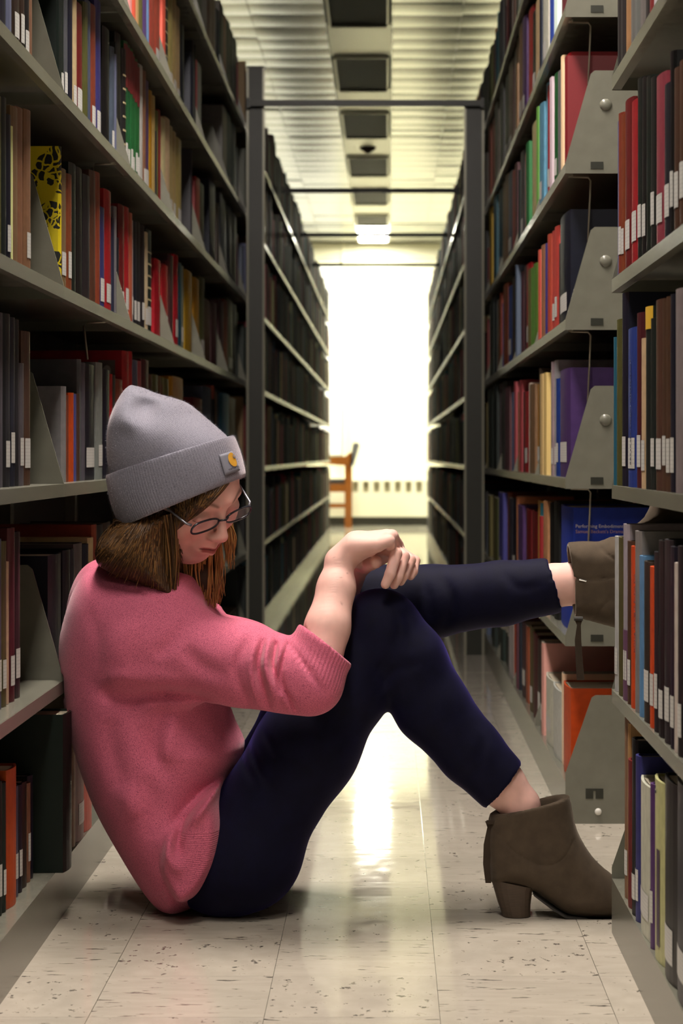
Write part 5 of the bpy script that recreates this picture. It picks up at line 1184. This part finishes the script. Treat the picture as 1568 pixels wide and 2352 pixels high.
    for k in range(760):
        t = rg.rand()**.8; w_ = rg.rand()
        sx, sy = 388+t*138, 1168-t*58-rg.rand()*10; ex, ey = 402+w_*22+t*26, 1222-w_*26-t*22
        cx, cy = (sx+ex)/2+6, (sy+ey)/2+2+10*t
        pts = [onface((1-s_)**2*sx+2*s_*(1-s_)*cx+s_*s_*ex, (1-s_)**2*sy+2*s_*(1-s_)*cy+s_*s_*ey, .002+.008*(1-s_)*s_*4*rg.rand()+.003) for s_ in np.linspace(0, 1, 7)]
        strand(pts, .0006+rg.rand()*.0006, hc())
    for k in range(260):
        t = rg.rand(); sx, sy = 372+t*30, 1185-t*8; ex, ey = 384+rg.randn()*5+t*16, 1290+rg.rand()*85; Y0_ = 3.432+.02*rg.rand()
        pts = [np.array(P(sx+(ex-sx)*s_+4*math.sin(3.1*s_), sy+(ey-sy)*s_, Y0_+.02*s_)) for s_ in np.linspace(0, 1, 7)]
        strand(pts, .0006+rg.rand()*.0006, hc())
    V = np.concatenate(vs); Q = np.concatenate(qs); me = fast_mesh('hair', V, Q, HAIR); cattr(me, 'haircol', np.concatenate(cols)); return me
hair = obj('hair', build_hair(), person); hair['label'] = 'shoulder-length light brown hair under the beanie'
# ---- glasses
gl = obj('glasses', None, person); gl['label'] = 'thin dark-framed oval eyeglasses'
RIM = mat('glasses_frame', (.012, .014, .022), .25, spec=.7); TEM = mat('glasses_temple', (.30, .29, .34), .25, .6); LENS = mat('lens_glass', (.95, .95, .97), .03, alpha=.12, spec=.8)
GU, GF = -.0095, .098
def lens_pt(sd, a, k=1.0):
    ca, sa = math.cos(a), math.sin(a); x = math.copysign(abs(ca)**.75, ca)*.0268*k; y = math.copysign(abs(sa)**.85, sa)*(.0118+.0012*ca*sd)*k
    return H(sd*(.0345)+x, GF-.10*abs(sd*.0345+x)**1.5*1.2-.004, GU+y)
for sd in (-1, 1):
    ring = [lens_pt(sd, 2*math.pi*k/36) for k in range(36)]
    MB().tube(ring+[ring[0], ring[1]], .0017, 8, cap=False).obj('rim', RIM, gl, smooth=True)
    c = H(sd*.0345, GF-.004-.10*.0345**1.5*1.2, GU)
    obj('lens', newmesh('lens', [c]+[lens_pt(sd, 2*math.pi*k/36, .98) for k in range(36)], [(0, 1+k, 1+(k+1) % 36) for k in range(36)], LENS), gl)
    e0 = H(sd*.0595, GF-.010, GU+.006); MB().tube([e0, H(sd*.066, GF-.016, GU+.007), H(sd*.0735, GF-.05, GU+.010), H(sd*.076, .0, GU+.014), H(sd*.076, -.02, GU+.006)], [.0022, .002, .0017, .0015, .0015], 8).obj('temple', TEM, gl, smooth=True)
MB().tube([H(-.010, GF-.003, GU+.004), H(0, GF+.003, GU+.007), H(.010, GF-.003, GU+.004)], .0017, 8).obj('bridge', RIM, gl, smooth=True)
print('wear', time.time()-T0)
# ================================================================== wooden armchair at the far end, facing left
WOOD = mat('golden_oak', srgb(150, 88, 26), .4, var=.18, vscale=30, stretch=(8, 8, 1))
ch = tag(obj('armchair', None), 'golden oak armchair with grey backrest standing by the back wall', 'chair')
ch.location = (-.62, 22.25, 0)
# local x: the chair's back is at +x, it faces -x; y: width
for y in (0, .5):
    MB().box((.19, y-.02, 0), (.255, y+.02, .72)).obj('leg', WOOD, ch)
    MB().box((-.25, y-.02, 0), (-.205, y+.02, .66)).obj('leg', WOOD, ch)
    MB().prism([(-.3, .66), (.25, .62), (.27, .66), (.27, .75), (.24, .755), (.2, .72), (-.3, .695)], y-.03, y+.03).obj('armrest', WOOD, ch)
    MB().box((-.205, y-.012, .36), (.19, y+.012, .44)).obj('side_rail', WOOD, ch)
    MB().box((-.205, y-.01, .20), (.19, y+.01, .235)).obj('stretcher', WOOD, ch)
MB().box((-.25, .02, .44), (.2, .48, .49)).obj('seat', mat('grey_upholstery', (.16, .16, .17), .9), ch)
MB().prism([(.235, .62), (.275, .62), (.335, .84), (.30, .86), (.27, .84)], -.03, .53).obj('backrest', MATS['grey_upholstery'], ch)
